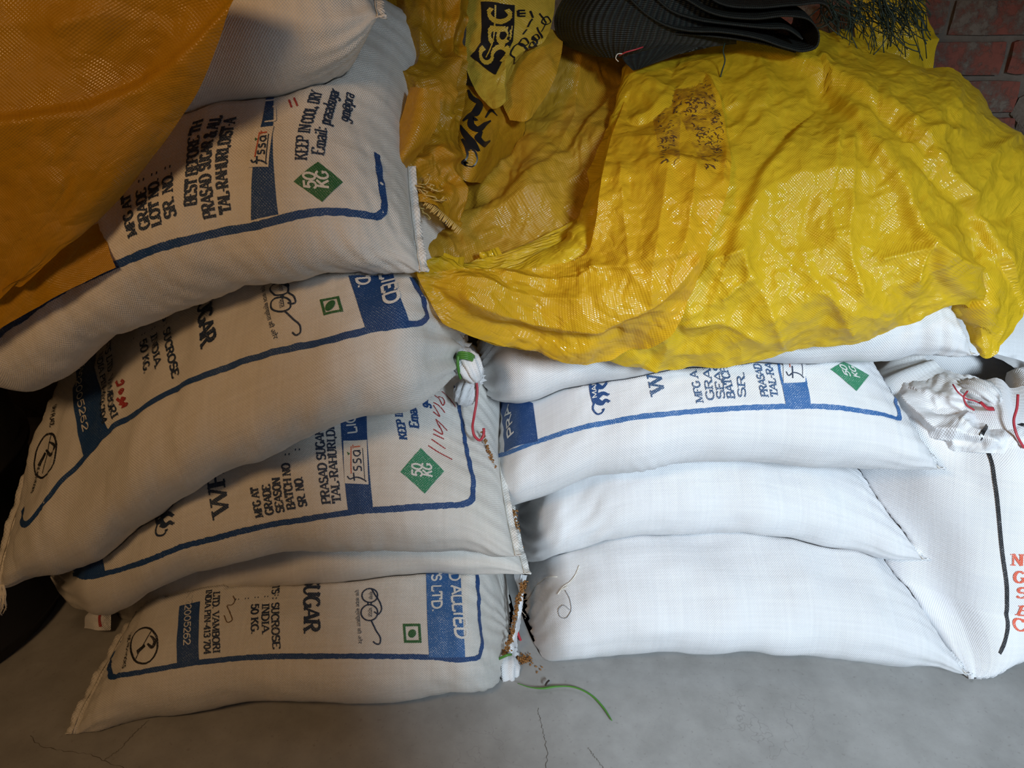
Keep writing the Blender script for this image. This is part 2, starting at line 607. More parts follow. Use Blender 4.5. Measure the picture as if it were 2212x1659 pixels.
# pilaster edge of the brickwork lies at x ~ 1.22; the courses run to it from the left
PIL_X = 1.235
for c in range(15):
    z = 0.55 + c * 0.0865
    x = PIL_X - BL / 2 - (0.055 if c % 2 else 0.0) - RNG.uniform(0, 0.012)
    if c % 2:
        o = link('brick', brick_kinds[c % 6], None, wall_back)
        o.location = (PIL_X - 0.028, WALL_Y + 0.02, z)
        o.scale = (0.26, 1, 1)
        x = PIL_X - 0.06 - BL / 2 - 0.012
    for k in range(4):
        o = link('brick', brick_kinds[int(RNG.integers(6))], None, wall_back)
        o.location = (x - k * (BL + 0.013), WALL_Y + 0.02 + RNG.uniform(-0.004, 0.004), z + RNG.uniform(-0.003, 0.003))
        o.rotation_euler = (0, RNG.uniform(-0.012, 0.012), RNG.uniform(-0.01, 0.01))


def rough_pilaster():
    nx, nz = 40, 90
    xs, zs = np.linspace(PIL_X + 0.005, 2.2, nx), np.linspace(0.3, 2.0, nz)
    X, Z = np.meshgrid(xs, zs, indexing='ij')
    w1, w2, w3 = Waves(3, 4), Waves(4, 14), Waves(5, 40)
    Yv = WALL_Y - 0.02 - 0.012 * w1(X, Z) - 0.005 * w2(X, Z) - 0.002 * w3(X, Z)
    Xr = X.copy()
    Xr[0] += 0.012 * w2(0 * Z[0], Z[0]) + 0.006 * w3(0 * Z[0], Z[0])
    Yv[0] += 0.03
    G = np.stack([Xr, Yv, Z], 2)
    return grid_mesh('trim_2', G, np.stack([X, Z], 2))


structure(link('trim_2', rough_pilaster(), M_mortar))


def crack(pts):
    P = np.array([at_z(x, y, 0.0) for x, y in pts])
    V, Fc = [], []
    r = np.random.default_rng(len(pts))
    Q = smooth_path(P, 40)
    for k, p in enumerate(Q):
        d = Q[min(k + 1, 39)] - Q[max(k - 1, 0)]
        nrm = np.array([-d[1], d[0], 0]) / max(np.linalg.norm(d), 1e-6)
        c = p + nrm * r.uniform(-0.002, 0.002)
        w = r.uniform(0.0002, 0.0006)
        V += [c + nrm * w + (0, 0, 0.0006), c - nrm * w + (0, 0, 0.0006)]
        if k:
            Fc.append((2 * k - 2, 2 * k - 1, 2 * k + 1, 2 * k))
    link('crack', mesh('crack', V, Fc), M_crack, floor)


M_crack = plain_mat('crack_dirt', (0.11, 0.10, 0.09), 0.9)
crack([(65, 1590), (90, 1612), (140, 1622), (200, 1632), (226, 1643), (270, 1662), (330, 1690)])
crack([(320, 1555), (285, 1590), (262, 1615), (226, 1643)])
crack([(1162, 1530), (1170, 1570), (1178, 1600), (1182, 1640), (1176, 1662)])
crack([(1270, 1615), (1288, 1640), (1305, 1664)])


# ------------------------------------------------------------------ surfaces that carry prints
class Surface:
    """a grid of points with fabric coordinates (s, t) in metres"""
    def __init__(self, G, S, T):
        self.G, self.S, self.T = G, np.asarray(S, float), np.asarray(T, float)
        self.N = grid_normals(G)
        self.bvh = None

    def build_bvh(self):
        nu, nv = self.G.shape[:2]
        V = [tuple(p) for p in self.G.reshape(-1, 3)]
        i, j = np.meshgrid(np.arange(nu - 1), np.arange(nv - 1), indexing='ij')
        a = (i * nv + j).ravel()
        F4 = np.stack([a, a + nv, a + nv + 1, a + 1], 1)
        self.bvh = BVHTree.FromPolygons(V, F4.tolist())

    def st(self, px, py):
        if self.bvh is None:
            self.build_bvh()
        d = Vector(ray(px, py)).normalized()
        hit = self.bvh.ray_cast(Vector(CAM), d)
        if hit[0] is None:
            # just off the edge: nearest place on the surface to the line of sight
            best = None
            for k in np.linspace(0.9, 2.6, 60):
                h = self.bvh.find_nearest(Vector(CAM) + d * float(k))
                if best is None or h[3] < best[3]:
                    best = h
            hit = best
            print('st: off surface', px, py, round(best[3], 4))
        loc, f = np.array(hit[0]), hit[2]
        nv = self.G.shape[1] - 1
        i, j = f // nv, f % nv
        p = self.G[i, j]
        eu, ev = self.G[i + 1, j] - p, self.G[i, j + 1] - p
        du = np.clip((loc - p) @ eu / max(eu @ eu, 1e-12), 0, 1)
        dv = np.clip((loc - p) @ ev / max(ev @ ev, 1e-12), 0, 1)
        return np.array([self.S[i] + du * (self.S[i + 1] - self.S[i]), self.T[j] + dv * (self.T[j + 1] - self.T[j])])

    def pos(self, ST, off):
        ST = np.atleast_2d(ST)
        fi = np.interp(ST[:, 0], self.S, np.arange(len(self.S)))
        fj = np.interp(ST[:, 1], self.T, np.arange(len(self.T)))
        i, j = np.minimum(fi.astype(int), len(self.S) - 2), np.minimum(fj.astype(int), len(self.T) - 2)
        u, v = (fi - i)[:, None], (fj - j)[:, None]

        def bl(A):
            return A[i, j] * (1 - u) * (1 - v) + A[i + 1, j] * u * (1 - v) + A[i, j + 1] * (1 - u) * v + A[i + 1, j + 1] * u * v
        return bl(self.G) + bl(self.N) * off


class Print:
    """collects flat ink shapes in fabric coordinates and lays them on the surface"""
    def __init__(self, surf):
        self.surf, self.V, self.F = surf, [], []

    def quad(self, a, b, c, d, step=0.006):
        a, b, c, d = (np.asarray(p, float) for p in (a, b, c, d))
        nu = max(1, int(math.ceil(max(np.linalg.norm(b - a), np.linalg.norm(c - d)) / step)))
        nv = max(1, int(math.ceil(max(np.linalg.norm(d - a), np.linalg.norm(c - b)) / step)))
        base = len(self.V)
        for i in range(nu + 1):
            for j in range(nv + 1):
                u, v = i / nu, j / nv
                self.V.append(a * (1 - u) * (1 - v) + b * u * (1 - v) + c * u * v + d * (1 - u) * v)
        for i in range(nu):
            for j in range(nv):
                k = base + i * (nv + 1) + j
                self.F.append((k, k + nv + 1, k + nv + 2, k + 1))

    def line(self, pts, width, step=0.006, closed=False, ragged=0.0):
        P = [np.asarray(p, float) for p in pts]
        if closed:
            P = P + [P[0]]
        Q = [P[0]]
        for a, b in zip(P[:-1], P[1:]):
            n = max(1, int(np.linalg.norm(b - a) / step))
            Q += [a + (b - a) * k / n for k in range(1, n + 1)]
        Q = np.array(Q)
        D = np.gradient(Q, axis=0)
        if closed:
            D[0] = D[-1] = Q[1] - Q[-2]
        D /= np.maximum(np.linalg.norm(D, axis=1, keepdims=True), 1e-9)
        Nn = np.stack([-D[:, 1], D[:, 0]], 1)
        wd = np.full(len(Q), width / 2) if np.isscalar(width) else np.interp(np.linspace(0, 1, len(Q)), np.linspace(0, 1, len(width)), width) / 2
        base = len(self.V)
        for k in range(len(Q)):
            r1, r2 = (RNG.uniform(-ragged, ragged, 2) if ragged else (0, 0))
            self.V += [Q[k] + Nn[k] * (wd[k] + r1), Q[k] - Nn[k] * (wd[k] + r2)]
            if k:
                b = base + 2 * k
                self.F.append((b - 2, b - 1, b + 1, b))

    def poly(self, pts):
        """star-shaped polygon: fan from its centre"""
        P = np.array(pts, float)
        c = P.mean(0)
        base = len(self.V)
        self.V += [c] + list(P)
        n = len(P)
        for k in range(n):
            self.F.append((base, base + 1 + k, base + 1 + (k + 1) % n))

    def ring(self, c, r0, r1, width, n=40, ex=(1, 0), ey=(0, 1)):
        ex, ey, c = np.array(ex, float), np.array(ey, float), np.array(c, float)
        self.line([c + ex * r0 * math.cos(t) + ey * r1 * math.sin(t) for t in np.linspace(0, 2 * math.pi, n, endpoint=False)], width, closed=True)

    def build(self, name, mat, parent, off=0.0009):
        ST = np.array(self.V)
        P = self.surf.pos(ST, off)
        me = mesh(name, P, self.F, uv=ST)
        return link(name, me, mat, parent)


def arc(cx, cy, rx, ry, a0, a1, n=9):
    return [(cx + rx * math.cos(math.radians(a)), cy + ry * math.sin(math.radians(a))) for a in np.linspace(a0, a1, n)]


# stroke letters: width, strokes (points[, weight]), serif feet
GL = {
    'A': (.74, [[(.02, 0), (.37, 1)], [(.37, 1), (.72, 0)], [(.14, .33), (.60, .33)]], [(.02, 0), (.72, 0)]),
    'B': (.68, [[(.12, 0), (.12, 1)], [(.12, 1)] + arc(.36, .76, .22, .24, 90, -90) + [(.12, .52)], [(.12, .52)] + arc(.38, .26, .26, .26, 90, -90) + [(.12, 0)]], [(.12, 0), (.12, 1)]),
    'C': (.68, [arc(.38, .5, .32, .5, 50, 310, 16), [(.60, .72), (.60, 1)]], []),
    'D': (.74, [[(.12, 0), (.12, 1)], [(.12, 1)] + arc(.32, .5, .36, .5, 90, -90, 12) + [(.12, 0)]], [(.12, 0), (.12, 1)]),
    'E': (.64, [[(.12, 0), (.12, 1)], [(.12, 1), (.58, 1), (.58, .82)], [(.12, .52), (.44, .52)], [(.12, 0), (.6, 0), (.6, .2)]], [(.12, 0), (.12, 1)]),
    'F': (.62, [[(.12, 0), (.12, 1)], [(.12, 1), (.57, 1), (.57, .8)], [(.12, .5), (.43, .5)]], [(.12, 0), (.12, 1)]),
    'G': (.74, [arc(.38, .5, .32, .5, 50, 330, 16), [(.64, .42), (.64, .08)], [(.46, .42), (.74, .42)]], []),
    'H': (.78, [[(.12, 0), (.12, 1)], [(.66, 0), (.66, 1)], [(.12, .52), (.66, .52)]], [(.12, 0), (.12, 1), (.66, 0), (.66, 1)]),
    'I': (.36, [[(.18, 0), (.18, 1)]], [(.18, 0), (.18, 1)]),
    'K': (.74, [[(.12, 0), (.12, 1)], [(.14, .42), (.62, 1)], [(.30, .60), (.68, 0)]], [(.12, 0), (.12, 1), (.66, 0), (.6, 1)]),
    'L': (.62, [[(.12, 0), (.12, 1)], [(.12, 0), (.58, 0), (.58, .24)]], [(.12, 0), (.12, 1)]),
    'M': (.92, [[(.12, 0), (.12, 1)], [(.12, 1), (.46, .08)], [(.46, .08), (.8, 1)], [(.8, 0), (.8, 1)]], [(.12, 0), (.12, 1), (.8, 0), (.8, 1)]),
    'N': (.78, [[(.12, 0), (.12, 1)], [(.12, 1), (.66, 0)], [(.66, 0), (.66, 1)]], [(.12, 0), (.12, 1), (.66, 1)]),
    'O': (.76, [arc(.38, .5, .31, .5, 0, 360, 22)], []),
    'P': (.66, [[(.12, 0), (.12, 1)], [(.12, 1)] + arc(.36, .75, .25, .25, 90, -90) + [(.12, .5)]], [(.12, 0), (.12, 1)]),
    'R': (.74, [[(.12, 0), (.12, 1)], [(.12, 1)] + arc(.36, .76, .24, .24, 90, -90) + [(.12, .52)], [(.36, .52), (.66, 0)]], [(.12, 0), (.12, 1), (.66, 0)]),
    'S': (.62, [arc(.31, .75, .22, .25, 30, 255, 12) + arc(.31, .26, .25, .26, 85, -150, 12)], []),
    'T': (.70, [[(.35, 0), (.35, 1)], [(.06, .8), (.06, 1), (.64, 1), (.64, .8)]], [(.35, 0)]),
    'U': (.76, [[(.12, 1), (.12, .32)] + arc(.37, .32, .25, .32, 180, 360, 12) + [(.62, 1)]], [(.12, 1), (.62, 1)]),
    'V': (.74, [[(.04, 1), (.37, 0)], [(.37, 0), (.70, 1)]], [(.04, 1), (.70, 1)]),
    'W': (1.02, [[(.04, 1), (.28, 0)], [(.28, 0), (.51, .9)], [(.51, .9), (.74, 0)], [(.74, 0), (.98, 1)]], [(.04, 1), (.98, 1), (.5, 1)]),
    'Y': (.72, [[(.04, 1), (.36, .48)], [(.68, 1), (.36, .48)], [(.36, .48), (.36, 0)]], [(.04, 1), (.68, 1), (.36, 0)]),
    '0': (.64, [arc(.32, .5, .24, .5, 0, 360, 20)], []),
    '1': (.5, [[(.12, .78), (.28, 1), (.28, 0)]], [(.28, 0)]),
    '2': (.62, [arc(.31, .72, .23, .28, 165, -30, 10) + [(.08, 0), (.56, 0)]], []),
    '3': (.62, [arc(.29, .75, .22, .25, 150, -90, 10), arc(.29, .26, .25, .26, 90, -150, 10)], []),
    '4': (.64, [[(.46, 0), (.46, 1), (.06, .28), (.62, .28)]], [(.46, 0)]),
    '5': (.62, [[(.54, 1), (.14, 1), (.11, .56)] + arc(.3, .33, .25, .33, 115, -150, 12)], []),
    '6': (.62, [[(.5, .95)] + arc(.32, .32, .25, .62, 100, 180, 6) + arc(.31, .3, .25, .3, 180, 540, 18)], []),
    '7': (.6, [[(.06, .82), (.06, 1), (.56, 1), (.24, 0)]], []),
    '.': (.3, [[(.12, .0), (.12, .13)]], []),
    ',': (.3, [[(.16, .1), (.16, 0), (.08, -.16)]], []),
    ':': (.34, [[(.16, .08), (.16, .22)], [(.16, .56), (.16, .70)]], []),
    '-': (.44, [[(.06, .42), (.38, .42)]], []),
    '&': (.86, [[(.8, .0), (.26, .7)] + arc(.34, .82, .15, .18, 200, -20, 10) + [(.16, .42)] + arc(.3, .22, .24, .22, 150, 330, 10) + [(.72, .5)]], []),
    ' ': (.36, [], []),
    'a': (.56, [arc(.26, .5, .19, .14, 160, 20, 6) + [(.45, 0)], arc(.26, .17, .2, .17, 60, 330, 12)], []),
    'c': (.54, [arc(.29, .31, .21, .31, 50, 310, 14)], []),
    'd': (.62, [[(.48, 0), (.48, 1)], arc(.28, .31, .21, .31, 0, 360, 16)], []),
    'e': (.56, [[(.1, .33), (.48, .33)] + arc(.28, .32, .21, .32, 10, 310, 14)], []),
    'f': (.42, [arc(.34, .82, .14, .18, 60, 180, 6) + [(.2, 0)], [(.06, .6), (.38, .6)]], [(.2, 0)]),
    'g': (.6, [arc(.27, .38, .2, .24, 0, 360, 14), [(.47, .6), (.47, -.1)] + arc(.27, -.1, .2, .18, 0, -160, 8)], []),
    'i': (.3, [[(.15, 0), (.15, .62)], [(.15, .8), (.15, .93)]], [(.15, 0)]),
    'l': (.3, [[(.15, 0), (.15, 1)]], [(.15, 0)]),
    'm': (.9, [[(.12, 0), (.12, .62)], [(.12, .45)] + arc(.28, .45, .16, .17, 170, 0, 6) + [(.44, 0)], [(.44, .45)] + arc(.6, .45, .16, .17, 170, 0, 6) + [(.76, 0)]], [(.12, 0), (.44, 0), (.76, 0)]),
    'n': (.62, [[(.12, 0), (.12, .62)], [(.12, .42)] + arc(.3, .42, .18, .2, 170, 0, 6) + [(.48, 0)]], [(.12, 0), (.48, 0)]),
    'p': (.62, [[(.12, -.3), (.12, .62)], arc(.32, .31, .21, .31, 0, 360, 16)], [(.12, -.3)]),
    'r': (.46, [[(.12, 0), (.12, .62)], [(.12, .4)] + arc(.3, .42, .16, .19, 160, 60, 5)], [(.12, 0)]),
    's': (.48, [arc(.24, .47, .16, .15, 40, 255, 9) + arc(.24, .16, .17, .16, 85, -150, 9)], []),
    'u': (.62, [[(.12, .62), (.12, .2)] + arc(.3, .2, .18, .2, 180, 360, 8) + [(.48, .62)], [(.48, .62), (.48, 0)]], []),
    '@': (.9, [arc(.44, .3, .2, .22, 0, 360, 12), [(.62, .5), (.62, .12)] + arc(.44, .32, .4, .42, -25, 300, 18)], []),
}


def text(pr, s, p0, p1, h, up, serif=True, bold=1.0, fit=True):
    """write s from p0 to p1 (fabric coordinates), letter height h, letter tops towards `up`"""
    p0, p1 = np.asarray(p0, float), np.asarray(p1, float)
    tot = sum(GL[c][0] for c in s)
    ex = (p1 - p0) / tot if fit else (p1 - p0) / np.linalg.norm(p1 - p0) * h
    ey = np.asarray(up, float) * h
    hx, hy = np.linalg.norm(ex), np.linalg.norm(ey)
    thick, thin = (0.255 * bold, 0.115 * bold) if serif else (0.205 * bold, 0.205 * bold)
    x = 0.0
    for c in s:
        w, strokes, feet = GL[c]

        def m(q):
            return p0 + ex * (x + q[0]) + ey * q[1]
        for stq in strokes:
            for a, b in zip(stq[:-1], stq[1:]):
                d = np.array([(b[0] - a[0]) * hx, (b[1] - a[1]) * hy])
                L = max(np.linalg.norm(d), 1e-9)
                wt = thin + (thick - thin) * abs(d[1]) / L
                if serif and c in 'AMNVWUY' and (b[1] - a[1]) * (b[0] - a[0]) > 0 and abs(d[0]) > 0.1 * L:
                    wt = thin * 1.25
                if serif and c in 'NM' and abs(d[0]) < 0.05 * L and a[0] in (.12,):
                    wt = thin * 1.2
                A, B = m(a), m(b)
                D = (B - A) / max(np.linalg.norm(B - A), 1e-9)
                nn = np.array([-D[1], D[0]]) * wt * hy / 2
                e = D * wt * hy * (0.28 if len(stq) > 3 else 0.0)
                pr.quad(A - e + nn, A - e - nn, B + e - nn, B + e + nn, step=0.012)
        if serif:
            for f in feet:
                A, B = m((f[0] - .17, f[1])), m((f[0] + .17, f[1]))
                sgn = 1 if f[1] < .5 else -1
                nn = ey * 0.095 * sgn
                pr.quad(A, B, B + nn, A + nn, step=0.012)
        x += w


# ------------------------------------------------------------------ sacks
class Sack:
    pass


def end_prof(d, r):
    x = np.clip(d / r, 0, 1)
    return np.sqrt(np.maximum(1 - (1 - x) ** 2.0, 0))


def make_sack(rows, ends=('sewn', 'sewn'), rad=(0.17, 0.17), neck=0.035, nu=150, nv=170, n_exp=2.35,
              seed=1, lump=0.003, ridges=(), gather=(0.0, 0.0), pull=(0.03, 0.03)):
    """a filled sack lying along x. rows: (px, lower outline py, y of the centre, half depth, half thickness, roll)"""
    R = np.array(rows, float)
    t = np.linspace(0, 1, nu)
    t = 0.55 * t + 0.45 * (0.5 - 0.5 * np.cos(math.pi * t))
    px = R[0, 0] + (R[-1, 0] - R[0, 0]) * t
    py, yc, a, b, roll = (pchip(px, R[:, 0], R[:, k]) for k in range(1, 6))
    roll = np.radians(roll)
    dL, dR = (px - px[0]) / 1220.0, (px[-1] - px) / 1220.0
    wend = np.zeros((2, nu))
    for k, (d, kind, r) in enumerate(((dL, ends[0], rad[0]), (dR, ends[1], rad[1]))):
        p = end_prof(d, r)
        wend[k] = np.clip(1 - d / r, 0, 1)
        if kind == 'sewn':
            b = b * np.maximum(p, 0.02)
        else:
            a = np.maximum(a * p, neck)
            b = np.maximum(b * p, neck * 0.9)
    # section points, spaced by arc length, from the back under the front fold (t = 0) over the top to the back
    phi = np.linspace(0, 2 * math.pi, 1441)
    c, s = np.cos(phi), -np.sin(phi)
    y0 = 0.24 * np.sign(c) * np.abs(c) ** (2 / n_exp)
    z0 = 0.10 * np.sign(s) * np.abs(s) ** (2 / n_exp)
    L = np.r_[0, np.cumsum(np.hypot(np.diff(y0), np.diff(z0)))]
    girth = L[-1]
    f = np.linspace(0, girth, nv)
    # closer rows on the side that faces the room
    f = f + 0.10 * girth / (2 * math.pi) * np.sin(2 * math.pi * (f / girth)) * 1.0
    ph = np.interp(f, L, phi)
    c, s = np.cos(ph), -np.sin(ph)
    cy = np.sign(c) * np.abs(c) ** (2 / n_exp)
    cz = np.sign(s) * np.abs(s) ** (2 / n_exp)
    T = f - girth / 2
    cr, sr = np.cos(roll)[:, None], np.sin(roll)[:, None]
    Yl = a[:, None] * cy[None]
    Zl = b[:, None] * cz[None]
    Ys = yc[:, None] + Yl * cr - Zl * sr
    Zs = Yl * sr + Zl * cr
    lo, hi = np.full(nu, -0.6), np.full(nu, 2.2)
    rayx = (px - IMG_W / 2) / F_PX
    for _ in range(45):
        zc = (lo + hi) / 2
        Q = np.stack([np.zeros_like(Ys), Ys - CAM[1], Zs + zc[:, None] - CAM[2]], 2)
        dep = Q @ FWD
        pyy = IMG_H / 2 - F_PX * (Q @ UP) / dep
        low = pyy.max(1) > py          # too low in the picture: raise
        lo = np.where(low, zc, lo)
        hi = np.where(low, hi, zc)
    k = pyy.argmax(1)
    X = rayx * dep[np.arange(nu), k]
    G = np.stack([np.repeat(X[:, None], nv, 1), Ys, Zs + zc[:, None]], 2)
    for k, sg in ((0, 1), (1, -1)):
        if ends[k] == 'sewn':
            G[:, :, 0] += sg * pull[k] * (wend[k] ** 1.5)[:, None] * (1 - np.abs(cy) ** 1.6)[None]
    spine = np.stack([X, yc, zc], 1)
    S = np.r_[0, np.cumsum(np.linalg.norm(np.diff(spine, axis=0), axis=1))]
    # relief of the filling and of the stretched cloth
    SS, TT = np.meshgrid(S, T, indexing='ij')
    Nn = -grid_normals(G)
    if (Nn[nu // 2, nv // 2] @ np.array([0, 1, 0])) > 0:
        Nn = -Nn
    inner = np.clip(np.minimum(dL, dR) / 0.05, 0, 1)[:, None]
    H = lump * Waves(seed, 5, 10)(SS, TT) * inner + 0.16 * lump * Waves(seed + 50, 17, 12)(SS, TT) * inner
    for (s0, sw, t0, tw, amp, per, slant) in ridges:
        env = np.exp(-((SS - s0) / sw) ** 2 - ((TT - t0) / tw) ** 2)
        u = (SS + slant * TT) / per + 0.25 * Waves(seed + 9, 6, 6)(SS, TT)
        H = H + amp * env * (np.abs(np.sin(math.pi * u)) - 0.6)
    for k in (0, 1):
        if ends[k] == 'tied':
            H = H + gather[k] * (wend[k] ** 1.3)[:, None] * np.sin(TT * 2 * math.pi / 0.045 + 2.0 * Waves(seed + 3 + k, 4, 6)(SS, TT))
        else:
            H = H + gather[k] * (wend[k] ** 1.5 * (1 - wend[k] ** 6))[:, None] * np.sin(TT * 2 * math.pi / 0.03 + 1.5 * Waves(seed + 5 + k, 5, 6)(SS, TT))
    G = G + Nn * H[:, :, None]
    G[:, :, 2] = np.maximum(G[:, :, 2], 0.0015)
    sk = Sack()
    sk.G, sk.S, sk.T, sk.ends = G, S, T, ends
    sk.spine, sk.X = spine, X
    return sk


def surf_of(sk):
    su = Surface(sk.G, sk.S, sk.T)
    j = sk.G.shape[1] // 2
    if su.N[sk.G.shape[0] // 2, j, 1] > 0:
        su.N = -su.N
    return su


def press(lower, upper, eps=0.002):
    """the sack above flattens the one below where they touch"""
    nu, nv = upper.G.shape[:2]
    V = [tuple(p) for p in upper.G.reshape(-1, 3)]
    i, j = np.meshgrid(np.arange(nu - 1), np.arange(nv - 1), indexing='ij')
    a = (i * nv + j).ravel()
    bvh = BVHTree.FromPolygons(V, np.stack([a, a + nv, a + nv + 1, a + 1], 1).tolist())
    G = lower.G
    top = G.reshape(-1, 3)
    ztop = upper.G[:, :, 2].max()
    for k in range(len(top)):
        x, y, z = top[k]
        h = bvh.ray_cast(Vector((x, y, -1.0)), Vector((0, 0, 1)))
        if h[0] is not None and z > h[0].z - eps:
            top[k, 2] = h[0].z - eps
    lower.G = top.reshape(G.shape)


SK = {}
SK['L1'] = make_sack([(163, 1592, .175, .235, .09, 4), (300, 1557, .19, .24, .095, 4), (450, 1531, .20, .24, .10, 5), (650, 1516, .205, .24, .10, 5),
                      (850, 1512, .205, .24, .10, 5), (960, 1508, .205, .235, .10, 4), (1040, 1492, .20, .23, .095, 2), (1080, 1466, .20, .22, .095, 0), (1108, 1432, .2, .2, .09, 0)],
                     ('sewn', 'tied'), (0.13, 0.10), seed=11, gather=(0.002, 0.0022), pull=(0.012, 0), ridges=[(.72, .10, -.05, .2, .0025, .035, .5)])
SK['L2'] = make_sack([(240, 1326, .36, .22, .085, 4), (262, 1340, .36, .23, .085, 4), (310, 1345, .36, .24, .085, 4), (420, 1309, .355, .24, .085, 5), (640, 1269, .35, .24, .085, 5),
                      (830, 1249, .345, .24, .085, 5), (1000, 1237, .34, .235, .08, 4), (1132, 1240, .335, .23, .075, 3)],
                     ('tied', 'sewn'), (0.10, 0.20), neck=0.05, seed=12, gather=(0.003, 0.002))
SK['L3'] = make_sack([(134, 1262, .27, .2, .10, 16), (150, 1294, .27, .21, .10, 16), (180, 1318, .27, .22, .10, 16), (215, 1321, .27, .23, .10, 16), (270, 1305, .27, .24, .10, 17), (340, 1272, .27, .245, .10, 18), (430, 1232, .27, .25, .105, 18),
                      (640, 1196, .27, .25, .11, 17), (830, 1186, .27, .25, .11, 15), (1000, 1195, .27, .245, .105, 14), (1112, 1202, .275, .24, .10, 14)],
                     ('tied', 'sewn'), (0.10, 0.18), neck=0.06, seed=13, gather=(0.004, 0.0025), ridges=[(.75, .12, -.04, .12, .002, .03, .3)])
SK['L4'] = make_sack([(4, 1272, .25, .24, .10, 32), (60, 1262, .25, .245, .105, 32), (130, 1238, .25, .25, .11, 31), (210, 1196, .245, .25, .115, 30), (300, 1136, .24, .25, .12, 29), (375, 1084, .235, .25, .12, 28), (484, 1024, .23, .25, .12, 27),
                      (640, 959, .23, .25, .12, 25), (735, 920, .23, .25, .115, 24), (850, 884, .235, .245, .115, 22), (930, 848, .24, .235, .11, 20), (980, 805, .245, .22, .10, 18), (1002, 778, .25, .2, .10, 16)],
                     ('sewn', 'tied'), (0.12, 0.11), neck=0.03, seed=14, gather=(0.0015, 0.006), lump=0.004, pull=(0.0, 0))
SK['L5'] = make_sack([(-130, 790, .26, .24, .10, 36), (-60, 822, .26, .245, .105, 36), (0, 836, .25, .25, .11, 36), (60, 843, .245, .25, .115, 37), (110, 824, .24, .25, .12, 37), (165, 784, .24, .25, .12, 38), (240, 734, .24, .25, .12, 38),
                      (330, 684, .24, .25, .12, 38), (450, 638, .24, .25, .12, 38), (600, 611, .24, .25, .12, 38), (770, 599, .245, .245, .115, 38), (907, 588, .25, .235, .11, 38)],
                     ('tied', 'sewn'), (0.12, 0.20), neck=0.05, seed=15, gather=(0.004, 0.0015), pull=(0, 0.03),
                     ridges=[(.62, .30, -.02, .13, .0042, .034, .55), (.9, .1, .0, .16, .003, .028, .8)])
SK['L6'] = make_sack([(150, 330, .34, .24, .11, 20), (300, 292, .33, .245, .12, 20), (430, 252, .32, .25, .125, 20), (560, 216, .32, .25, .125, 20), (640, 203, .32, .25, .125, 20), (700, 187, .32, .245, .12, 20), (750, 152, .32, .24, .115, 20), (790, 98, .32, .23, .11, 20), (814, 40, .32, .22, .10, 20)],
                     ('sewn', 'sewn'), (0.18, 0.16), seed=16, gather=(0.002, 0.003), ridges=[(.55, .16, .12, .18, .003, .03, .5)])
SK['R1'] = make_sack([(1122, 1370, .30, .2, .09, 0), (1135, 1402, .30, .21, .095, 0), (1160, 1422, .30, .22, .10, 2), (1195, 1429, .30, .23, .10, 3), (1290, 1421, .30, .24, .105, 5), (1400, 1413, .30, .245, .105, 6), (1600, 1412, .30, .245, .105, 6),
                      (1850, 1423, .295, .24, .10, 5), (1990, 1442, .285, .235, .095, 4), (2084, 1457, .275, .23, .09, 3)],
                     ('tied', 'sewn'), (0.09, 0.20), neck=0.035, seed=21, gather=(0.003, 0.002), pull=(0, 0.04))
SK['R2'] = make_sack([(1106, 1140, .42, .2, .085, 6), (1118, 1180, .42, .21, .085, 6), (1138, 1210, .42, .22, .09, 6), (1170, 1205, .42, .23, .09, 6), (1250, 1184, .42, .24, .09, 7), (1390, 1153, .42, .245, .095, 7), (1600, 1151, .42, .245, .095, 7),
                      (1800, 1186, .42, .24, .09, 6), (1920, 1206, .41, .235, .085, 5), (1992, 1210, .40, .23, .08, 4)],
                     ('tied', 'sewn'), (0.09, 0.20), neck=0.05, seed=22, gather=(0.004, 0.002), ridges=[(.22, .05, -.03, .12, .004, .06, -1.2)])
SK['R3'] = make_sack([(1040, 1035, .40, .2, .09, 12), (1052, 1075, .40, .21, .09, 12), (1078, 1102, .40, .22, .095, 12), (1150, 1083, .40, .235, .10, 14), (1290, 1028, .395, .245, .10, 15), (1390, 1010, .39, .25, .105, 16), (1500, 994, .39, .25, .105, 16),
                      (1700, 1006, .385, .25, .105, 16), (1850, 1013, .38, .24, .10, 15), (2026, 1014, .37, .23, .095, 14)],
                     ('tied', 'sewn'), (0.07, 0.20), neck=0.07, seed=23, gather=(0.003, 0.002), pull=(0, 0.04), ridges=[(.40, .05, -.06, .06, .004, .022, .6)])
SK['R4'] = make_sack([(1032, 815, .45, .2, .09, 10), (1050, 852, .45, .21, .09, 10), (1088, 868, .45, .22, .095, 10), (1130, 872, .45, .23, .095, 10), (1230, 843, .45, .24, .10, 10), (1390, 806, .45, .245, .10, 10), (1640, 788, .44, .245, .10, 10),
                      (1800, 782, .43, .24, .10, 10), (1950, 776, .42, .235, .095, 10), (2096, 768, .41, .23, .09, 10)],
                     ('tied', 'sewn'), (0.09, 0.17), neck=0.035, seed=24, gather=(0.004, 0.003), ridges=[(.80, .06, .0, .12, .004, .03, .2)])
SK['P'] = make_sack([(1930, 800, .70, .2, .10, 20), (1990, 822, .70, .22, .12, 20), (2100, 842, .70, .23, .13, 20), (2250, 852, .70, .235, .13, 20), (2450, 852, .70, .23, .12, 20), (2600, 846, .70, .22, .11, 20)],
                    ('sewn', 'sewn'), (0.14, 0.16), seed=31, nu=90, nv=120)

for lo_, up_ in (('L5', 'L6'), ('L4', 'L5'), ('L3', 'L4'), ('L2', 'L3'), ('L1', 'L2'), ('R3', 'R4'), ('R2', 'R3'), ('R1', 'R2')):
    press(SK[lo_], SK[up_])

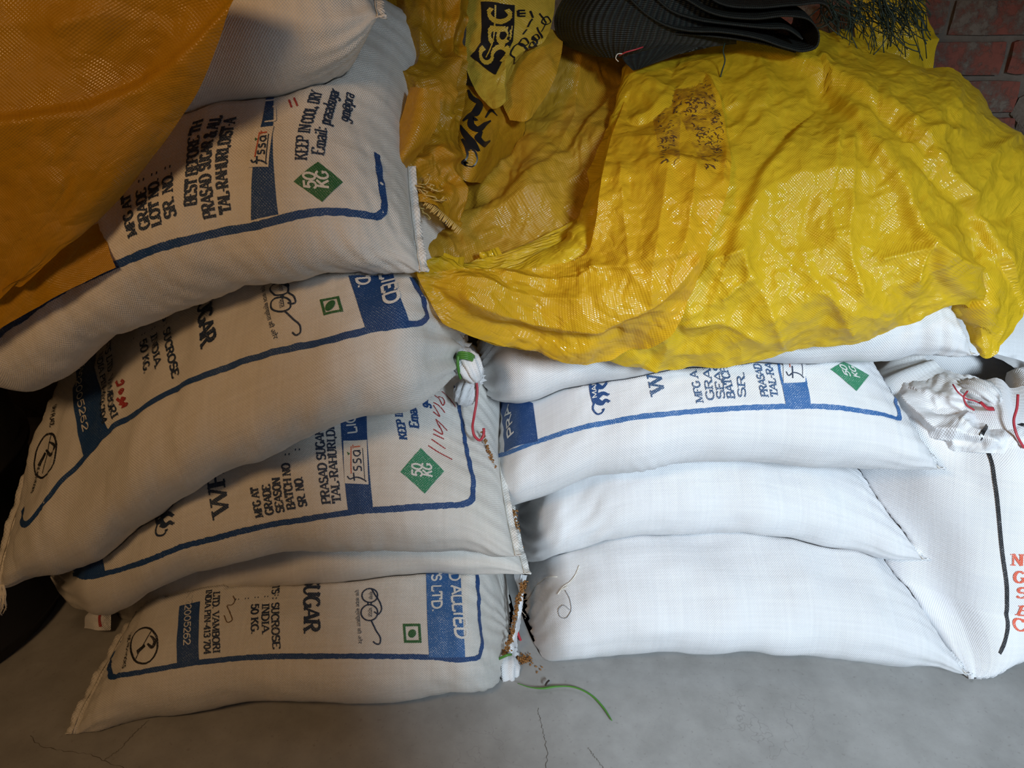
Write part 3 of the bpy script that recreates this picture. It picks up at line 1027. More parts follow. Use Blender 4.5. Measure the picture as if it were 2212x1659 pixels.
INFO = {
    'L1': ('sugar_sack', 'printed off-white sack lying on the floor, bottom of the left stack', M_cream),
    'L2': ('sugar_sack', 'thin strip of plain sack squeezed above the floor sack in the left stack', M_cream),
    'L3': ('sugar_sack', 'printed sack with green 50 KG diamond and red handwriting, third from floor on left', M_cream),
    'L4': ('sugar_sack', 'bowed printed sack reading SUGAR, sagging to the left, tied with green strap', M_cream),
    'L5': ('sugar_sack', 'tilted printed sack with dark green 50 KG diamond below the top left sack', M_cream),
    'L6': ('sugar_sack', 'plain cream sack topmost on the left, partly under the amber sheet', M_cream),
    'R1': ('grain_sack', 'plain white sack lying on the floor, bottom of the right stack', M_white),
    'R2': ('grain_sack', 'plain white sack second from the floor in the right stack', M_white),
    'R3': ('sugar_sack', 'white sack with bright blue print and lion emblem in the right stack', M_white),
    'R4': ('grain_sack', 'plain white sack just under the lemon yellow tarpaulin', M_white),
    'P': ('grain_sack', 'plain white sack lying behind the upright sack at the right edge', M_white),
}
SURF, ROOT = {}, {}
for k, (nm, lab, mat) in INFO.items():
    sk = SK[k]
    base = np.array([sk.spine[:, 0].mean(), sk.spine[:, 1].mean(), sk.G[:, :, 2].min()])
    root = bpy.data.objects.new(nm, None)
    root.empty_display_size = 0.05
    COL.objects.link(root)
    tag(root, lab, 'sack', 'sacks in the left stack' if k[0] == 'L' else ('sacks in the right stack' if k[0] == 'R' else None))
    SS, TT = np.meshgrid(sk.S, sk.T, indexing='ij')
    link('sack_body', grid_mesh('sack_body', sk.G, np.stack([SS, TT], 2)), mat, root)
    SURF[k], ROOT[k] = surf_of(sk), root


def hem(k, side, width=0.013):
    """flat sewn hem along a sewn end, with its stitch line"""
    sk = SK[k]
    i = 0 if side == 'left' else -1
    i2 = 3 if side == 'left' else -4
    nv = sk.G.shape[1]
    js = list(range(nv // 4 - 2, 3 * nv // 4 + 3))
    E = sk.G[i, js]
    D = E - sk.G[i2, js]
    D /= np.maximum(np.linalg.norm(D, axis=1, keepdims=True), 1e-9)
    # ends of the front half: order runs bottom middle -> front corner -> top middle; use the top branch
    mid = len(js) // 2
    P = E[mid:]
    # run on to the back corner
    js2 = list(range(nv // 2, nv - 1))
    P = sk.G[i, js2]
    n = len(P)
    out = np.array([1.0 if side == 'right' else -1.0, -0.12, -0.10])
    out /= np.linalg.norm(out)
    u = np.arange(n)
    ruff = 0.0035 * np.sin(u * 0.55 + 1) + 0.002 * np.sin(u * 1.4)
    V, Fc = [], []
    rows_ = 4
    for r in range(rows_):
        q = r / (rows_ - 1)
        for m in range(n):
            V.append(P[m] - out * 0.004 + out * (width + 0.004) * q + np.array([0, 0, 1]) * ruff[m] * q)
    for r in range(rows_ - 1):
        for m in range(n - 1):
            a = r * n + m
            Fc.append((a, a + 1, a + n + 1, a + n))
    uv = [(m * 0.004, r * 0.004) for r in range(rows_) for m in range(n)]
    o = link('sewn_hem', mesh('sewn_hem', V, Fc, uv=uv), INFO[k][2], ROOT[k])
    md = o.modifiers.new('thickness', 'SOLIDIFY')
    md.thickness = 0.002
    md.offset = 0
    St = [np.array(V[1 * n + m]) + (0, -0.0015, 0.0022) for m in range(0, n, 3)]
    tube_obj('stitching', St, 0.0008, M_thread, o, n=60, sides=4)
    return o


for k, side in (('L1', 'left'), ('L2', 'right'), ('L3', 'right'), ('L4', 'left'), ('L5', 'right'), ('L6', 'right'), ('R1', 'right'), ('R2', 'right'), ('R3', 'right'), ('R4', 'right')):
    hem(k, side)

# ------------------------------------------------------------------ prints on the sacks
UPW, DNW = (-1, 0), (1, 0)      # letter tops point to the left (header left) or to the right (header right)


def printer(k):
    return Print(SURF[k])


def frame(k, pts, width, mat, name='printed_frame', ragged=0.0006):
    pr = printer(k)
    P = smooth_path([SURF[k].st(*p) for p in pts], 120)
    pr.line(P, width, ragged=ragged, step=0.004)
    return pr.build(name, mat, ROOT[k])


def band(k, quadpx, mat, name='printed_band', off=0.0010):
    pr = printer(k)
    pr.quad(*[SURF[k].st(*p) for p in quadpx], step=0.005)
    return pr.build(name, mat, ROOT[k], off)


def words(k, items, mat, name='printed_text', off=0.0011, serif=True, bold=1.0):
    """items: (string, start px, end px, letter height m, direction of the letter tops); one object per line of print"""
    for s, a, b, h, up in items:
        pr = printer(k)
        A, B = SURF[k].st(*a), SURF[k].st(*b)
        if '|' in s:            # the anchors belong to the second, visible part; the first runs on under the next sack
            pre, s = s.split('|')
            wp, wv = (sum(GL[c][0] for c in q) for q in (pre, s))
            s, A = pre + s, A - (B - A) * wp / wv
        text(pr, s, A, B, h, up, serif, bold)
        pr.build(name, mat, ROOT[k], off + (.0009 if k == 'L4' else 0))


def diamond(k, c4, mat, t50, tkg, h):
    pr = printer(k)
    P = [SURF[k].st(*p) for p in c4]
    pr.quad(*P, step=0.005)
    o = pr.build('weight_diamond', mat, ROOT[k], 0.0010)
    p2 = printer(k)
    for s, (a, b) in (('50', t50), ('KG', tkg)):
        text(p2, s, SURF[k].st(*a), SURF[k].st(*b), h, UPW, serif=False, bold=.92)
    p2.build('weight_figures', M_white_ink, o, 0.0018)


def px_line(k, lines, width, mat, name, off=0.0011, n=30):
    pr = printer(k)
    for pts in lines:
        P = [SURF[k].st(*p) for p in pts]
        if len(P) > 2:
            P = smooth_path(P, n)
        pr.line(P, width, step=0.004)
    return pr.build(name, mat, ROOT[k], off)


def devanagari(k, s, a, b, h, up, mat, name):
    """small devanagari lettering from the built-in font, laid on the cloth"""
    cu = bpy.data.curves.new('tmp', 'FONT')
    cu.body = s
    cu.resolution_u = 2
    o = bpy.data.objects.new('tmp', cu)
    COL.objects.link(o)
    dg = bpy.context.evaluated_depsgraph_get()
    me = bpy.data.meshes.new_from_object(o.evaluated_get(dg))
    bpy.data.objects.remove(o)
    bpy.data.curves.remove(cu)
    if len(me.vertices) == 0:
        return None
    V = np.array([v.co[:2] for v in me.vertices])
    lo_, hi_ = V.min(0), V.max(0)
    A, B = SURF[k].st(*a), SURF[k].st(*b)
    ST = A + (V[:, :1] - lo_[0]) / (hi_[0] - lo_[0]) * (B - A) + (V[:, 1:] - lo_[1]) / (hi_[1] - lo_[1]) * h * np.array(up, float)
    P = SURF[k].pos(ST, 0.0011)
    m2 = mesh(name, P, [tuple(p.vertices) for p in me.polygons], uv=ST)
    bpy.data.meshes.remove(me)
    return link(name, m2, mat, ROOT[k])


# ---- L1: header to the right
frame('L1', [(280, 1320), (252, 1390), (236, 1440), (240, 1463), (275, 1458), (350, 1444), (430, 1431), (520, 1422), (640, 1418), (830, 1418), (940, 1420), (1010, 1424), (1036, 1416), (1041, 1395), (1034, 1330), (1029, 1240)], 0.0085, M_blue)
band('L1', [(388, 1310), (432, 1300), (430, 1432), (382, 1440)], M_blue)
band('L1', [(921, 1235), (995, 1225), (1004, 1420), (927, 1420)], M_blue2)
words('L1', [('AND |ALLIED', (974, 1266), (985, 1381), .0185, DNW), ('PRODUCTS |LTD.', (933, 1265), (934, 1325), .0165, DNW)], M_white_ink, 'header_lettering', 0.0018, serif=False, bold=1.05)
words('L1', [('WHITE SU|GAR', (657, 1289), (656, 1366), .026, DNW)], M_navy, 'title_lettering', bold=1.05)
words('L1', [('INGREDIENTS : |SUCROSE', (587, 1303), (590, 1402), .0125, DNW), ('50 KG.', (543, 1306), (543, 1372), .0125, DNW), ('INDIA', (566, 1305), (566, 1368), .0125, DNW)], M_navy, bold=1.05)
words('L1', [('LTD. |VAMBORI', (459, 1323), (460, 1412), .0115, DNW), ('INDIA PIN-|413 704', (441, 1352), (441, 1414), .0105, DNW)], M_navy, bold=1.0)
words('L1', [('115160220|05262', (399, 1332), (397, 1396), .011, DNW)], M_white_ink, 'licence_number', 0.0018, serif=False, bold=.8)
words('L1', [(':', (592, 1284), (592, 1290), .011, DNW), (':', (570, 1287), (570, 1293), .011, DNW), (':', (549, 1289), (549, 1295), .011, DNW), (':', (528, 1291), (528, 1297), .011, DNW), (':', (507, 1293), (507, 1299), .011, DNW)], M_navy)


def spectacles(k, c1, r1, c2, r2, hook1, hook2, bridge):
    """round spectacles: two rings, bridge and the two bent temples (px outlines)"""
    lines = []
    for c, r in ((c1, r1), (c2, r2)):
        lines.append([(c[0] + r[0] * math.cos(t), c[1] + r[1] * math.sin(t)) for t in np.linspace(0, 2 * math.pi, 17)])
    pr = printer(k)
    for pts in lines + [hook1, hook2] + bridge:
        P = [SURF[k].st(*p) for p in pts]
        if len(P) > 2:
            P = smooth_path(P, 36)
        pr.line(P, 0.0026, step=0.003)
    return pr.build('spectacles_emblem', M_navy, ROOT[k], 0.0011)


spectacles('L1', (799, 1287), (17, 15), (798, 1324), (18, 17), [(803, 1273), (810, 1285), (822, 1305), (824, 1318), (818, 1327), (808, 1322)],
           [(802, 1341), (812, 1362), (822, 1382), (820, 1391), (812, 1391), (806, 1386)], [[(795, 1301), (795, 1308)], [(802, 1301), (802, 1308)]])
devanagari('L1', 'एक कदम स्वच्छता की ओर', (765, 1275), (771, 1391), .010, DNW, M_navy, 'hindi_lettering')
devanagari('L1', 'स्वच्छ', (796, 1279), (796, 1296), .007, DNW, M_navy, 'hindi_lettering')
devanagari('L1', 'भारत', (795, 1314), (795, 1333), .007, DNW, M_navy, 'hindi_lettering')


def veg_mark(k, sq, c, r):
    pr = printer(k)
    P = [SURF[k].st(*p) for p in sq]
    C = np.mean(P, axis=0)
    inner = [C + (p - C) * 0.72 for p in P]
    for a in range(4):
        b = (a + 1) % 4
        pr.quad(P[a], P[b], inner[b], inner[a])
    cc = SURF[k].st(*c)
    pr.poly([cc + r * np.array([math.cos(t), math.sin(t)]) for t in np.linspace(0, 6.283, 20, endpoint=False)])
    pr.build('vegetarian_mark', M_green, ROOT[k], 0.0011)


veg_mark('L1', [(870, 1348), (908, 1348), (911, 1389), (873, 1389)], (890, 1369), .0068)


def no_hooks(k, ringpx, slash, hook, grip):
    px_line(k, [ringpx], 0.0032, M_black, 'no_hooks_emblem')
    pr = printer(k)
    pr.line([SURF[k].st(*p) for p in slash], 0.0016)
    P = smooth_path([SURF[k].st(*p) for p in hook], 24)
    pr.line(P, [0.003, 0.005, 0.0065, 0.004, 0.002])
    pr.line([SURF[k].st(*p) for p in grip], [0.006, 0.009])
    pr.build('hook_emblem', M_black, ROOT[k], 0.0012)


def ell(cx, cy, rx, ry, rot=0.0, n=22):
    c, s = math.cos(rot), math.sin(rot)
    return [(cx + rx * math.cos(t) * c - ry * math.sin(t) * s, cy + rx * math.cos(t) * s + ry * math.sin(t) * c) for t in np.linspace(0, 2 * math.pi, n)]


no_hooks('L1', ell(311, 1396, 29, 39, 0.15), [(328, 1362), (293, 1425)], [(318, 1392), (330, 1398), (334, 1388), (330, 1378), (324, 1374)], [(313, 1396), (296, 1410)])
words('L1', [('USE NO HOOKS', (280, 1372), (264, 1446), .0065, DNW)], M_black, 'no_hooks_lettering', serif=False, bold=.9)
px_line('L1', [[(503, 1288), (507, 1300), (500, 1308), (492, 1308), (497, 1325), (500, 1342), (494, 1345), (484, 1330)]], 0.0016, M_brown_pen, 'pen_scribble')

# ---- L3: header to the left
frame('L3', [(158, 1241), (185, 1247), (225, 1241), (280, 1226), (335, 1205), (425, 1174), (520, 1148), (620, 1128), (760, 1106), (860, 1098), (960, 1091), (1005, 1088), (1021, 1078), (1021, 1058), (1010, 985), (999, 915), (990, 870), (984, 835)], 0.009, M_blue)
band('L3', [(150, 1215), (232, 1178), (226, 1238), (166, 1244)], M_blue)
band('L3', [(736, 915), (792, 890), (806, 1095), (752, 1105)], M_blue)
words('L3', [('WH', (494, 1109), (483, 1008), .029, UPW)], M_navy, 'title_lettering', bold=1.05)
words('L3', [('MFG AT', (569, 1118), (556, 1052), .0125, UPW), ('GRADE', (591, 1111), (582, 1047), .0125, UPW), ('SEASON', (614, 1106), (604, 1032), .0125, UPW), ('BATCH NO', (638, 1100), (625, 1001), .0125, UPW),
             ('SR. NO.', (663, 1094), (652, 1030), .0125, UPW), (':', (628, 985), (626, 978), .0125, UPW), (':', (650, 975), (648, 968), .0125, UPW)], M_navy, bold=1.05)
words('L3', [('PRASAD SUGAR', (714, 1088), (698, 927), .0135, UPW), ('TAL-RAHURI,DI', (737, 1086), (722, 922), .0135, UPW)], M_navy, bold=1.0)
words('L3', [('KEEP', (880, 950), (873, 908), .0125, UPW), ('IN', (871, 902), (869, 886), .0125, UPW), ('Email:', (905, 926), (897, 870), .0145, UPW), ('gm', (927, 882), (922, 858), .0145, UPW)], M_blue, bold=1.15)
words('L3', [('LIC', (772, 937), (766, 898), .016, UPW)], M_white_ink, 'licence_lettering', 0.0018, serif=False, bold=.9)
diamond('L3', [(909, 968), (960, 1018), (918, 1066), (865, 1020)], M_green2, ((912, 1031), (911, 1003)), ((935, 1032), (931, 1003)), .016)


def fssai(k, box, sw, letters):
    """white panel with the small script logo"""
    P = [SURF[k].st(*p) for p in box]
    pr = printer(k)
    pr.quad(*P)
    o = pr.build('logo_panel', INFO[k][2], ROOT[k], 0.0018)
    ex, ey = P[1] - P[0], P[3] - P[0]      # ex: along the writing, ey: from letter tops to feet

    def m(u, v):
        return P[0] + ex * u + ey * v
    pr = printer(k)
    strokes = [[(.16, .12), (.10, .22), (.14, .45), (.10, .80), (.06, .92)], [(.06, .42), (.24, .40)],
               [(.38, .42), (.30, .44), (.30, .54), (.38, .60), (.37, .72), (.28, .74)],
               [(.55, .42), (.47, .44), (.47, .54), (.55, .60), (.54, .72), (.45, .74)],
               [(.74, .44), (.65, .46), (.62, .62), (.68, .74), (.74, .62), (.74, .44), (.75, .74)]]
    for st_ in strokes:
        pr.line(smooth_path([m(*q) for q in st_], 14), sw)
    pr.line([m(.10, .86), m(.80, .84)], sw * 0.5)
    pr.build('logo_lettering', M_navy, o, 0.0026)
    pr = printer(k)
    pr.line([m(.84, .46), m(.85, .74)], sw)
    pr.line([m(.22, .30), m(.86, .34)], sw * 0.7)
    pr.line([m(.80, .42), m(.90, .42)], sw * 0.6)
    pr.build('logo_accent', M_orange, o, 0.0026)
    pr = printer(k)
    pr.line([m(.66, .24), m(.72, .16)], [sw * 1.8, sw * 0.4])
    pr.build('logo_leaf', M_green, o, 0.0026)


fssai('L3', [(745, 1045), (742, 953), (793, 951), (797, 1047)], .0022, None)
px_line('L3', [[(925, 963), (947, 977), (977, 993)], [(932, 949), (962, 970)], [(936, 938), (959, 949)], [(936, 928), (956, 938), (948, 918)], [(941, 906), (966, 931)], [(941, 906), (950, 925)], [(935, 890), (949, 900), (936, 876)], [(936, 870), (948, 877), (961, 892)],
               [(939, 855), (948, 862), (956, 876), (960, 870), (955, 860), (946, 858)], [(954, 846), (984, 880)]], 0.0022, M_red_pen, 'red_handwriting')


def lion(k, o0, ex, ey):
    """striding lion emblem: o0 = px of the shoulder, ex = px step head->tail, ey = px step back->feet"""
    def m(u, v):
        return SURF[k].st(o0[0] + ex[0] * u + ey[0] * v, o0[1] + ex[1] * u + ey[1] * v)
    pr = printer(k)
    for top, bot in (((0.0, .02), (0.0, .46)), ):
        pass
    body = [(0, .1, .55), (.15, .02, .56), (.3, 0, .52), (.45, .02, .46), (.6, .04, .46), (.72, .06, .48), (.8, .12, .46)]
    for a, b in zip(body[:-1], body[1:]):
        pr.quad(m(a[0], a[1]), m(b[0], b[1]), m(b[0], b[2]), m(a[0], a[2]))
    for leg in ([(.05, .4), (-.02, .7), (.06, .95)], [(.22, .45), (.30, .72), (.18, .98)], [(.58, .4), (.50, .7), (.60, .98)], [(.74, .35), (.84, .62), (.76, .80), (.84, .98)]):
        P = smooth_path([m(*q) for q in leg], 14)
        pr.line(P, [.011, .007, .0045])
        e = m(leg[-1][0] - .05, 1.0)
        pr.line([P[-1], e], [.005, .004])
    pr.line(smooth_path([m(*q) for q in ((.78, .16), (.95, .08), (1.08, .12), (1.18, .30), (1.16, .52), (1.08, .62))], 24), [.004, .003, .003])
    pr.line([m(1.10, .56), m(1.03, .70)], [.006, .002])
    pr.poly([m(-.02 + .16 * math.cos(t), .28 + .24 * math.sin(t)) for t in np.linspace(0, 6.28, 14, endpoint=False)])
    pr.build('lion_emblem', M_blue if k[0] == 'R' else M_navy, ROOT[k], 0.0011)
    p2 = printer(k)
    A, B = m(.62, .36), m(.02, .36)
    text(p2, 'MAKE IN', A, B, .008, UPW, serif=False)
    p2.build('emblem_lettering', M_white_ink, ROOT[k], 0.0018)


lion('L3', (333, 1088), (0, 62), (42, -8))

# ---- L4: header to the right
frame('L4', [(50, 1100), (46, 1128), (58, 1132), (95, 1085), (140, 1033), (185, 990), (235, 935), (300, 890), (370, 850), (450, 812), (540, 778), (640, 750), (740, 728), (800, 714), (870, 703), (910, 696), (923, 682), (915, 655), (903, 628), (890, 600)], 0.0095, M_blue)
band('L4', [(165, 790), (210, 750), (236, 937), (180, 985)], M_blue)
band('L4', [(752, 598), (848, 594), (884, 703), (790, 715)], M_blue)
words('L4', [('ALL|IED', (822, 608), (833, 663), .019, DNW), ('LT|D.', (769, 602), (774, 626), .017, DNW)], M_white_ink, 'header_lettering', 0.0018, serif=False, bold=1.05)
words('L4', [('WHITE SU|GAR', (430, 683), (434, 756), .028, DNW)], M_navy, 'title_lettering', bold=1.05)
words('L4', [('INGREDIENTS : |SUCROSE', (354, 717), (372, 821), .0135, DNW), ('INDIA', (325, 728), (334, 797), .0135, DNW), ('50 KG.', (303, 741), (312, 812), .0135, DNW), (':', (327, 712), (329, 718), .012, DNW), (':', (305, 724), (307, 730), .012, DNW), (':', (284, 738), (286, 744), .012, DNW)], M_navy, bold=1.05)
words('L4', [('PRODUCTS |LTD. VAMBORI', (231, 775), (242, 908), .0125, DNW), ('INDIA |PIN-413 704', (216, 815), (223, 920), .0115, DNW)], M_navy, bold=1.0)
words('L4', [('1151|6022005262', (173, 790), (182, 936), .012, DNW)], M_white_ink, 'licence_number', 0.0018, serif=False, bold=.8)
spectacles('L4', (603, 627), (20, 13), (606, 660), (22, 16), [(606, 614), (622, 618), (622, 630), (636, 645), (638, 655), (628, 658), (620, 655)],
           [(614, 674), (630, 690), (649, 710), (648, 722), (640, 725), (631, 721)], [[(606, 640), (606, 645)], [(611, 640), (611, 645)]])
devanagari('L4', 'एक कदम स्वच्छता की ओर', (560, 624), (586, 736), .011, DNW, M_navy, 'hindi_lettering')
devanagari('L4', 'स्वच्छ', (597, 619), (600, 634), .008, DNW, M_navy, 'hindi_lettering')
devanagari('L4', 'भारत', (601, 651), (604, 669), .008, DNW, M_navy, 'hindi_lettering')
veg_mark('L4', [(689, 649), (731, 642), (741, 675), (699, 683)], (713, 662), .0078)
no_hooks('L4', ell(98, 986, 21, 49, 0.25), [(111, 940), (92, 1026)], [(100, 975), (112, 982), (116, 970), (112, 958), (106, 956)], [(98, 980), (84, 1008)])
words('L4', [('USE NO HOOKS', (85, 1005), (68, 1068), .006, DNW), ('DRY PLACE', (116, 880), (108, 925), .008, DNW)], M_black, 'no_hooks_lettering', serif=False, bold=.9)
px_line('L4', [[(250, 826), (256, 834), (266, 830), (262, 824)], [(257, 848), (262, 852), (265, 846), (259, 845), (257, 849)], [(262, 862), (270, 864), (258, 868), (252, 864)], [(270, 878), (258, 868)], [(262, 884), (275, 876), (256, 874)]], 0.0042, M_red_pen, 'red_handwriting')

# ---- L5: header to the left
frame('L5', [(-40, 745), (0, 722), (60, 682), (120, 642), (180, 606), (245, 575), (320, 545), (400, 520), (480, 502), (560, 486), (620, 470), (680, 458), (730, 457), (780, 463), (815, 468), (829, 458), (829, 430), (820, 380), (814, 332)], 0.0095, M_blue)
band('L5', [(575, 222), (617, 205), (601, 463), (542, 476)], M_blue)
words('L5', [('MFG AT', (296, 509), (281, 420), .0145, UPW), ('GRADE  :', (322, 493), (312, 385), .0145, UPW), ('LOT NO. :', (348, 485), (342, 370), .0145, UPW), ('SR. NO. :', (381, 469), (370, 356), .0145, UPW)], M_navy, bold=1.05)
words('L5', [('BEST BEFORE', (424, 443), (430, 295), .0155, UPW), ('TH', (431, 288), (440, 258), .0155, UPW), ('PRASAD', (466, 470), (454, 376), .0155, UPW), ('SUGAR', (453, 366), (461, 304), .0155, UPW), ('& ALL', (464, 296), (481, 252), .0155, UPW),
             ('TAL-RA', (498, 459), (489, 374), .0155, UPW), ('HURI,', (489, 374), (494, 314), .0155, UPW), ('DIST-A', (495, 312), (510, 256), .0155, UPW)], M_navy, bold=.9)
words('L5', [('KEEP', (663, 346), (667, 296), .0155, UPW), ('IN', (669, 289), (672, 271), .0155, UPW), ('COOL,', (675, 268), (686, 231), .0155, UPW), ('DRY', (688, 226), (696, 202), .0155, UPW),
             ('Email:', (700, 336), (708, 277), .0165, UPW), ('prasadsugar', (712, 272), (733, 198), .0165, UPW), ('gm@pra', (753, 266), (765, 206), .0165, UPW)], M_navy, bold=.66)
words('L5', [('LICENSE', (596, 270), (615, 190), .015, UPW)], M_white_ink, 'licence_lettering', 0.0018, serif=False, bold=.8)
diamond('L5', [(687, 350), (742, 394), (696, 436), (634, 393)], M_green, ((684, 409), (680, 373)), ((711, 408), (707, 372)), .0150)
fssai('L5', [(537, 364), (550, 279), (592, 274), (580, 362)], .0022, None)
px_line('L5', [[(624, 216), (630, 233)], [(635, 212), (643, 230)]], 0.0025, M_red_pen, 'red_handwriting')

# ---- R3: header to the left
frame('R3', [(1046, 870), (1052, 905), (1058, 950), (1062, 978), (1078, 984), (1110, 975), (1160, 955), (1230, 932), (1290, 917), (1390, 900), (1500, 889), (1600, 881), (1700, 878), (1760, 878), (1850, 886), (1900, 893), (1943, 902), (1940, 885), (1925, 845), (1900, 795)], 0.0085, M_blue2)
band('R3', [(1080, 872), (1152, 872), (1162, 955), (1090, 978)], M_blue)
band('R3', [(1688, 828), (1742, 826), (1752, 880), (1698, 880)], M_blue2)
frame('R3', [(1676, 775), (1684, 800), (1690, 830)], 0.004, M_blue2, ragged=.0003)
frame('R3', [(1729, 775), (1736, 800), (1742, 830)], 0.004, M_blue2, ragged=.0003)
fssai('R3', [(1692, 827), (1678, 755), (1728, 755), (1739, 826)], .002, None)
words('R3', [('PRA', (1112, 938), (1100, 873), .0185, UPW)], M_white_ink, 'header_lettering', 0.0018, serif=False, bold=1.05)
words('R3', [('W', (1435, 848), (1426, 806), .024, UPW)], M_navy2, 'title_lettering', bold=1.1)
words('R3', [('MFG A', (1520, 870), (1505, 802), .0125, UPW), ('GRADE', (1543, 865), (1524, 793), .0125, UPW), ('SEASO', (1566, 863), (1548, 793), .0125, UPW), ('BATCH', (1588, 861), (1570, 793), .0125, UPW), ('SR. NO.', (1611, 860), (1590, 785), .0125, UPW)], M_navy2, bold=1.05)
words('R3', [('PRASAD', (1661, 858), (1643, 787), .0125, UPW), ('TAL-RA', (1681, 858), (1666, 787), .0125, UPW)], M_navy2, bold=1.0)
diamond('R3', [(1822, 782), (1877, 811), (1850, 845), (1793, 798)], M_green2, ((1838, 815), (1824, 790)), ((1858, 818), (1843, 793)), .0135)
lion('R3', (1270, 825), (8, 62), (40, -8))


# ------------------------------------------------------------------ sheets (tarpaulins, cloth)
def bicubic(A, nu, nv):
    r, c = A.shape[:2]
    u, v = np.linspace(0, r - 1, nu), np.linspace(0, c - 1, nv)
    B = np.stack([np.stack([catmull(u, np.arange(r), A[:, j, k]) for j in range(c)], 1) for k in range(A.shape[2])], 2)
    return np.stack([np.stack([catmull(v, np.arange(c), B[i, :, k]) for i in range(nu)], 0) for k in range(A.shape[2])], 2)


def seg_dist(PX, PY, line):
    """signed distance (px) to a polyline; positive on its left-hand side in the picture"""
    best = np.full(PX.shape, 1e9)
    sgn = np.ones(PX.shape)
    end = np.zeros(PX.shape)
    for (x0, y0), (x1, y1) in zip(line[:-1], line[1:]):
        dx, dy = x1 - x0, y1 - y0
        L2 = dx * dx + dy * dy
        t = np.clip(((PX - x0) * dx + (PY - y0) * dy) / L2, 0, 1)
        d = np.hypot(PX - x0 - t * dx, PY - y0 - t * dy)
        cr = dx * (PY - y0) - dy * (PX - x0)
        better = d < best
        best = np.where(better, d, best)
        sgn = np.where(better, np.where(cr > 0, -1.0, 1.0), sgn)
    return best * sgn


def make_sheet(rows, nu=120, nv=160, crease=0.010, cfreq=5.0, wave=0.006, wfreq=3.0, seed=1, folds=(), edge=0.0, fine=0.3):
    """rows of (px, py, Y) control points -> Surface; folds: (polyline px, height, fall-off px, kind)"""
    C = np.array(rows, float)
    W = np.array([[at(*q) for q in r] for r in C])
    G = bicubic(W, nu, nv)
    PXY = bicubic(C[:, :, :2], nu, nv)
    PX, PY = PXY[:, :, 0], PXY[:, :, 1]
    du = np.r_[0, np.cumsum(np.linalg.norm(np.diff(G[:, nv // 2], axis=0), axis=1))]
    dv = np.r_[0, np.cumsum(np.linalg.norm(np.diff(G[nu // 2], axis=0), axis=1))]
    N = grid_normals(G)
    toward = CAM - G
    flip = np.sign((N * toward).sum(2))[:, :, None]
    N = N * np.where(flip == 0, 1, flip)
    U, V = PX / 1000.0, PY / 1000.0
    H = crease * creases(U, V, seed, cfreq) + wave * Waves(seed + 7, wfreq, 10)(U, V) + crease * fine * creases(U, V, seed + 3, cfreq * 2.6) + crease * fine * .3 * creases(U, V, seed + 5, cfreq * 5.0)
    for (line, h, w, kind) in folds:
        d = seg_dist(PX, PY, line)
        if kind == 'step':
            H = H + h * np.exp(-np.maximum(d, 0) / w) / (1 + np.exp(-np.clip(d, -60, 60) / 4.0))
        elif kind == 'ridge':
            H = H + h * (0.65 * np.exp(-np.abs(d) / (0.55 * w)) + 0.35 * np.exp(-np.abs(d) / (1.6 * w)))
        else:
            H = H + h * np.exp(-(d / w) ** 2)
    if edge:
        e = np.minimum.reduce([np.arange(nu)[:, None] + 0 * PX, (nu - 1 - np.arange(nu))[:, None] + 0 * PX])
        H = H + edge * np.exp(-e / 3.0) * Waves(seed + 20, 12, 6)(U, V)
    G = G + N * H[:, :, None]
    su = Surface(G, du, dv)
    flip = np.sign((su.N * (CAM - G)).sum(2))[:, :, None]
    if flip.mean() < 0:
        su.N = -su.N
    su.UV = np.stack(np.meshgrid(du, dv, indexing='ij'), 2)
    return su


def sheet_obj(name, su, mat, parent=None):
    return link(name, grid_mesh(name, su.G, su.UV), mat, parent)


# ---- the lemon yellow tarpaulin over the right stack
rows_M = [
    [(902, 588, .10), (958, 690, .12), (1100, 748, .15), (1280, 779, .165), (1450, 794, .165), (1650, 768, .16), (1850, 728, .155), (1960, 702, .155), (2045, 655, .17), (2085, 690, .235), (2135, 772, .20), (2240, 620, .27)],
    [(925, 560, .12), (1000, 610, .13), (1120, 650, .145), (1290, 670, .14), (1450, 680, .135), (1650, 660, .13), (1850, 630, .13), (1950, 610, .14), (2045, 570, .17), (2082, 590, .235), (2140, 640, .21), (2240, 520, .30)],
    [(952, 548, .14), (1040, 585, .15), (1150, 595, .16), (1290, 560, .16), (1450, 545, .155), (1650, 530, .15), (1840, 510, .155), (1950, 490, .17), (2040, 460, .20), (2100, 470, .25), (2160, 500, .26), (2245, 430, .34)],
    [(985, 562, .16), (1080, 572, .18), (1200, 540, .20), (1300, 440, .21), (1450, 400, .215), (1640, 390, .21), (1830, 380, .22), (1940, 370, .235), (2030, 350, .26), (2110, 360, .30), (2180, 380, .34), (2250, 365, .40)],
    [(1012, 558, .18), (1110, 552, .20), (1235, 505, .235), (1318, 300, .33), (1460, 270, .32), (1630, 260, .32), (1800, 255, .33), (1920, 250, .345), (2020, 240, .36), (2090, 250, .39), (2150, 280, .42), (2222, 325, .47)],
    [(1040, 552, .19), (1150, 525, .22), (1262, 455, .27), (1350, 190, .44), (1470, 160, .44), (1620, 150, .44), (1770, 150, .45), (1890, 155, .46), (1990, 165, .47), (2050, 185, .49), (2105, 220, .51), (2160, 275, .54)],
    [(1060, 548, .20), (1180, 505, .235), (1278, 425, .30), (1370, 140, .53), (1480, 88, .55), (1610, 78, .56), (1740, 72, .57), (1860, 92, .58), (1965, 143, .58), (2012, 152, .58), (2052, 148, .58), (2088, 188, .59)],
]
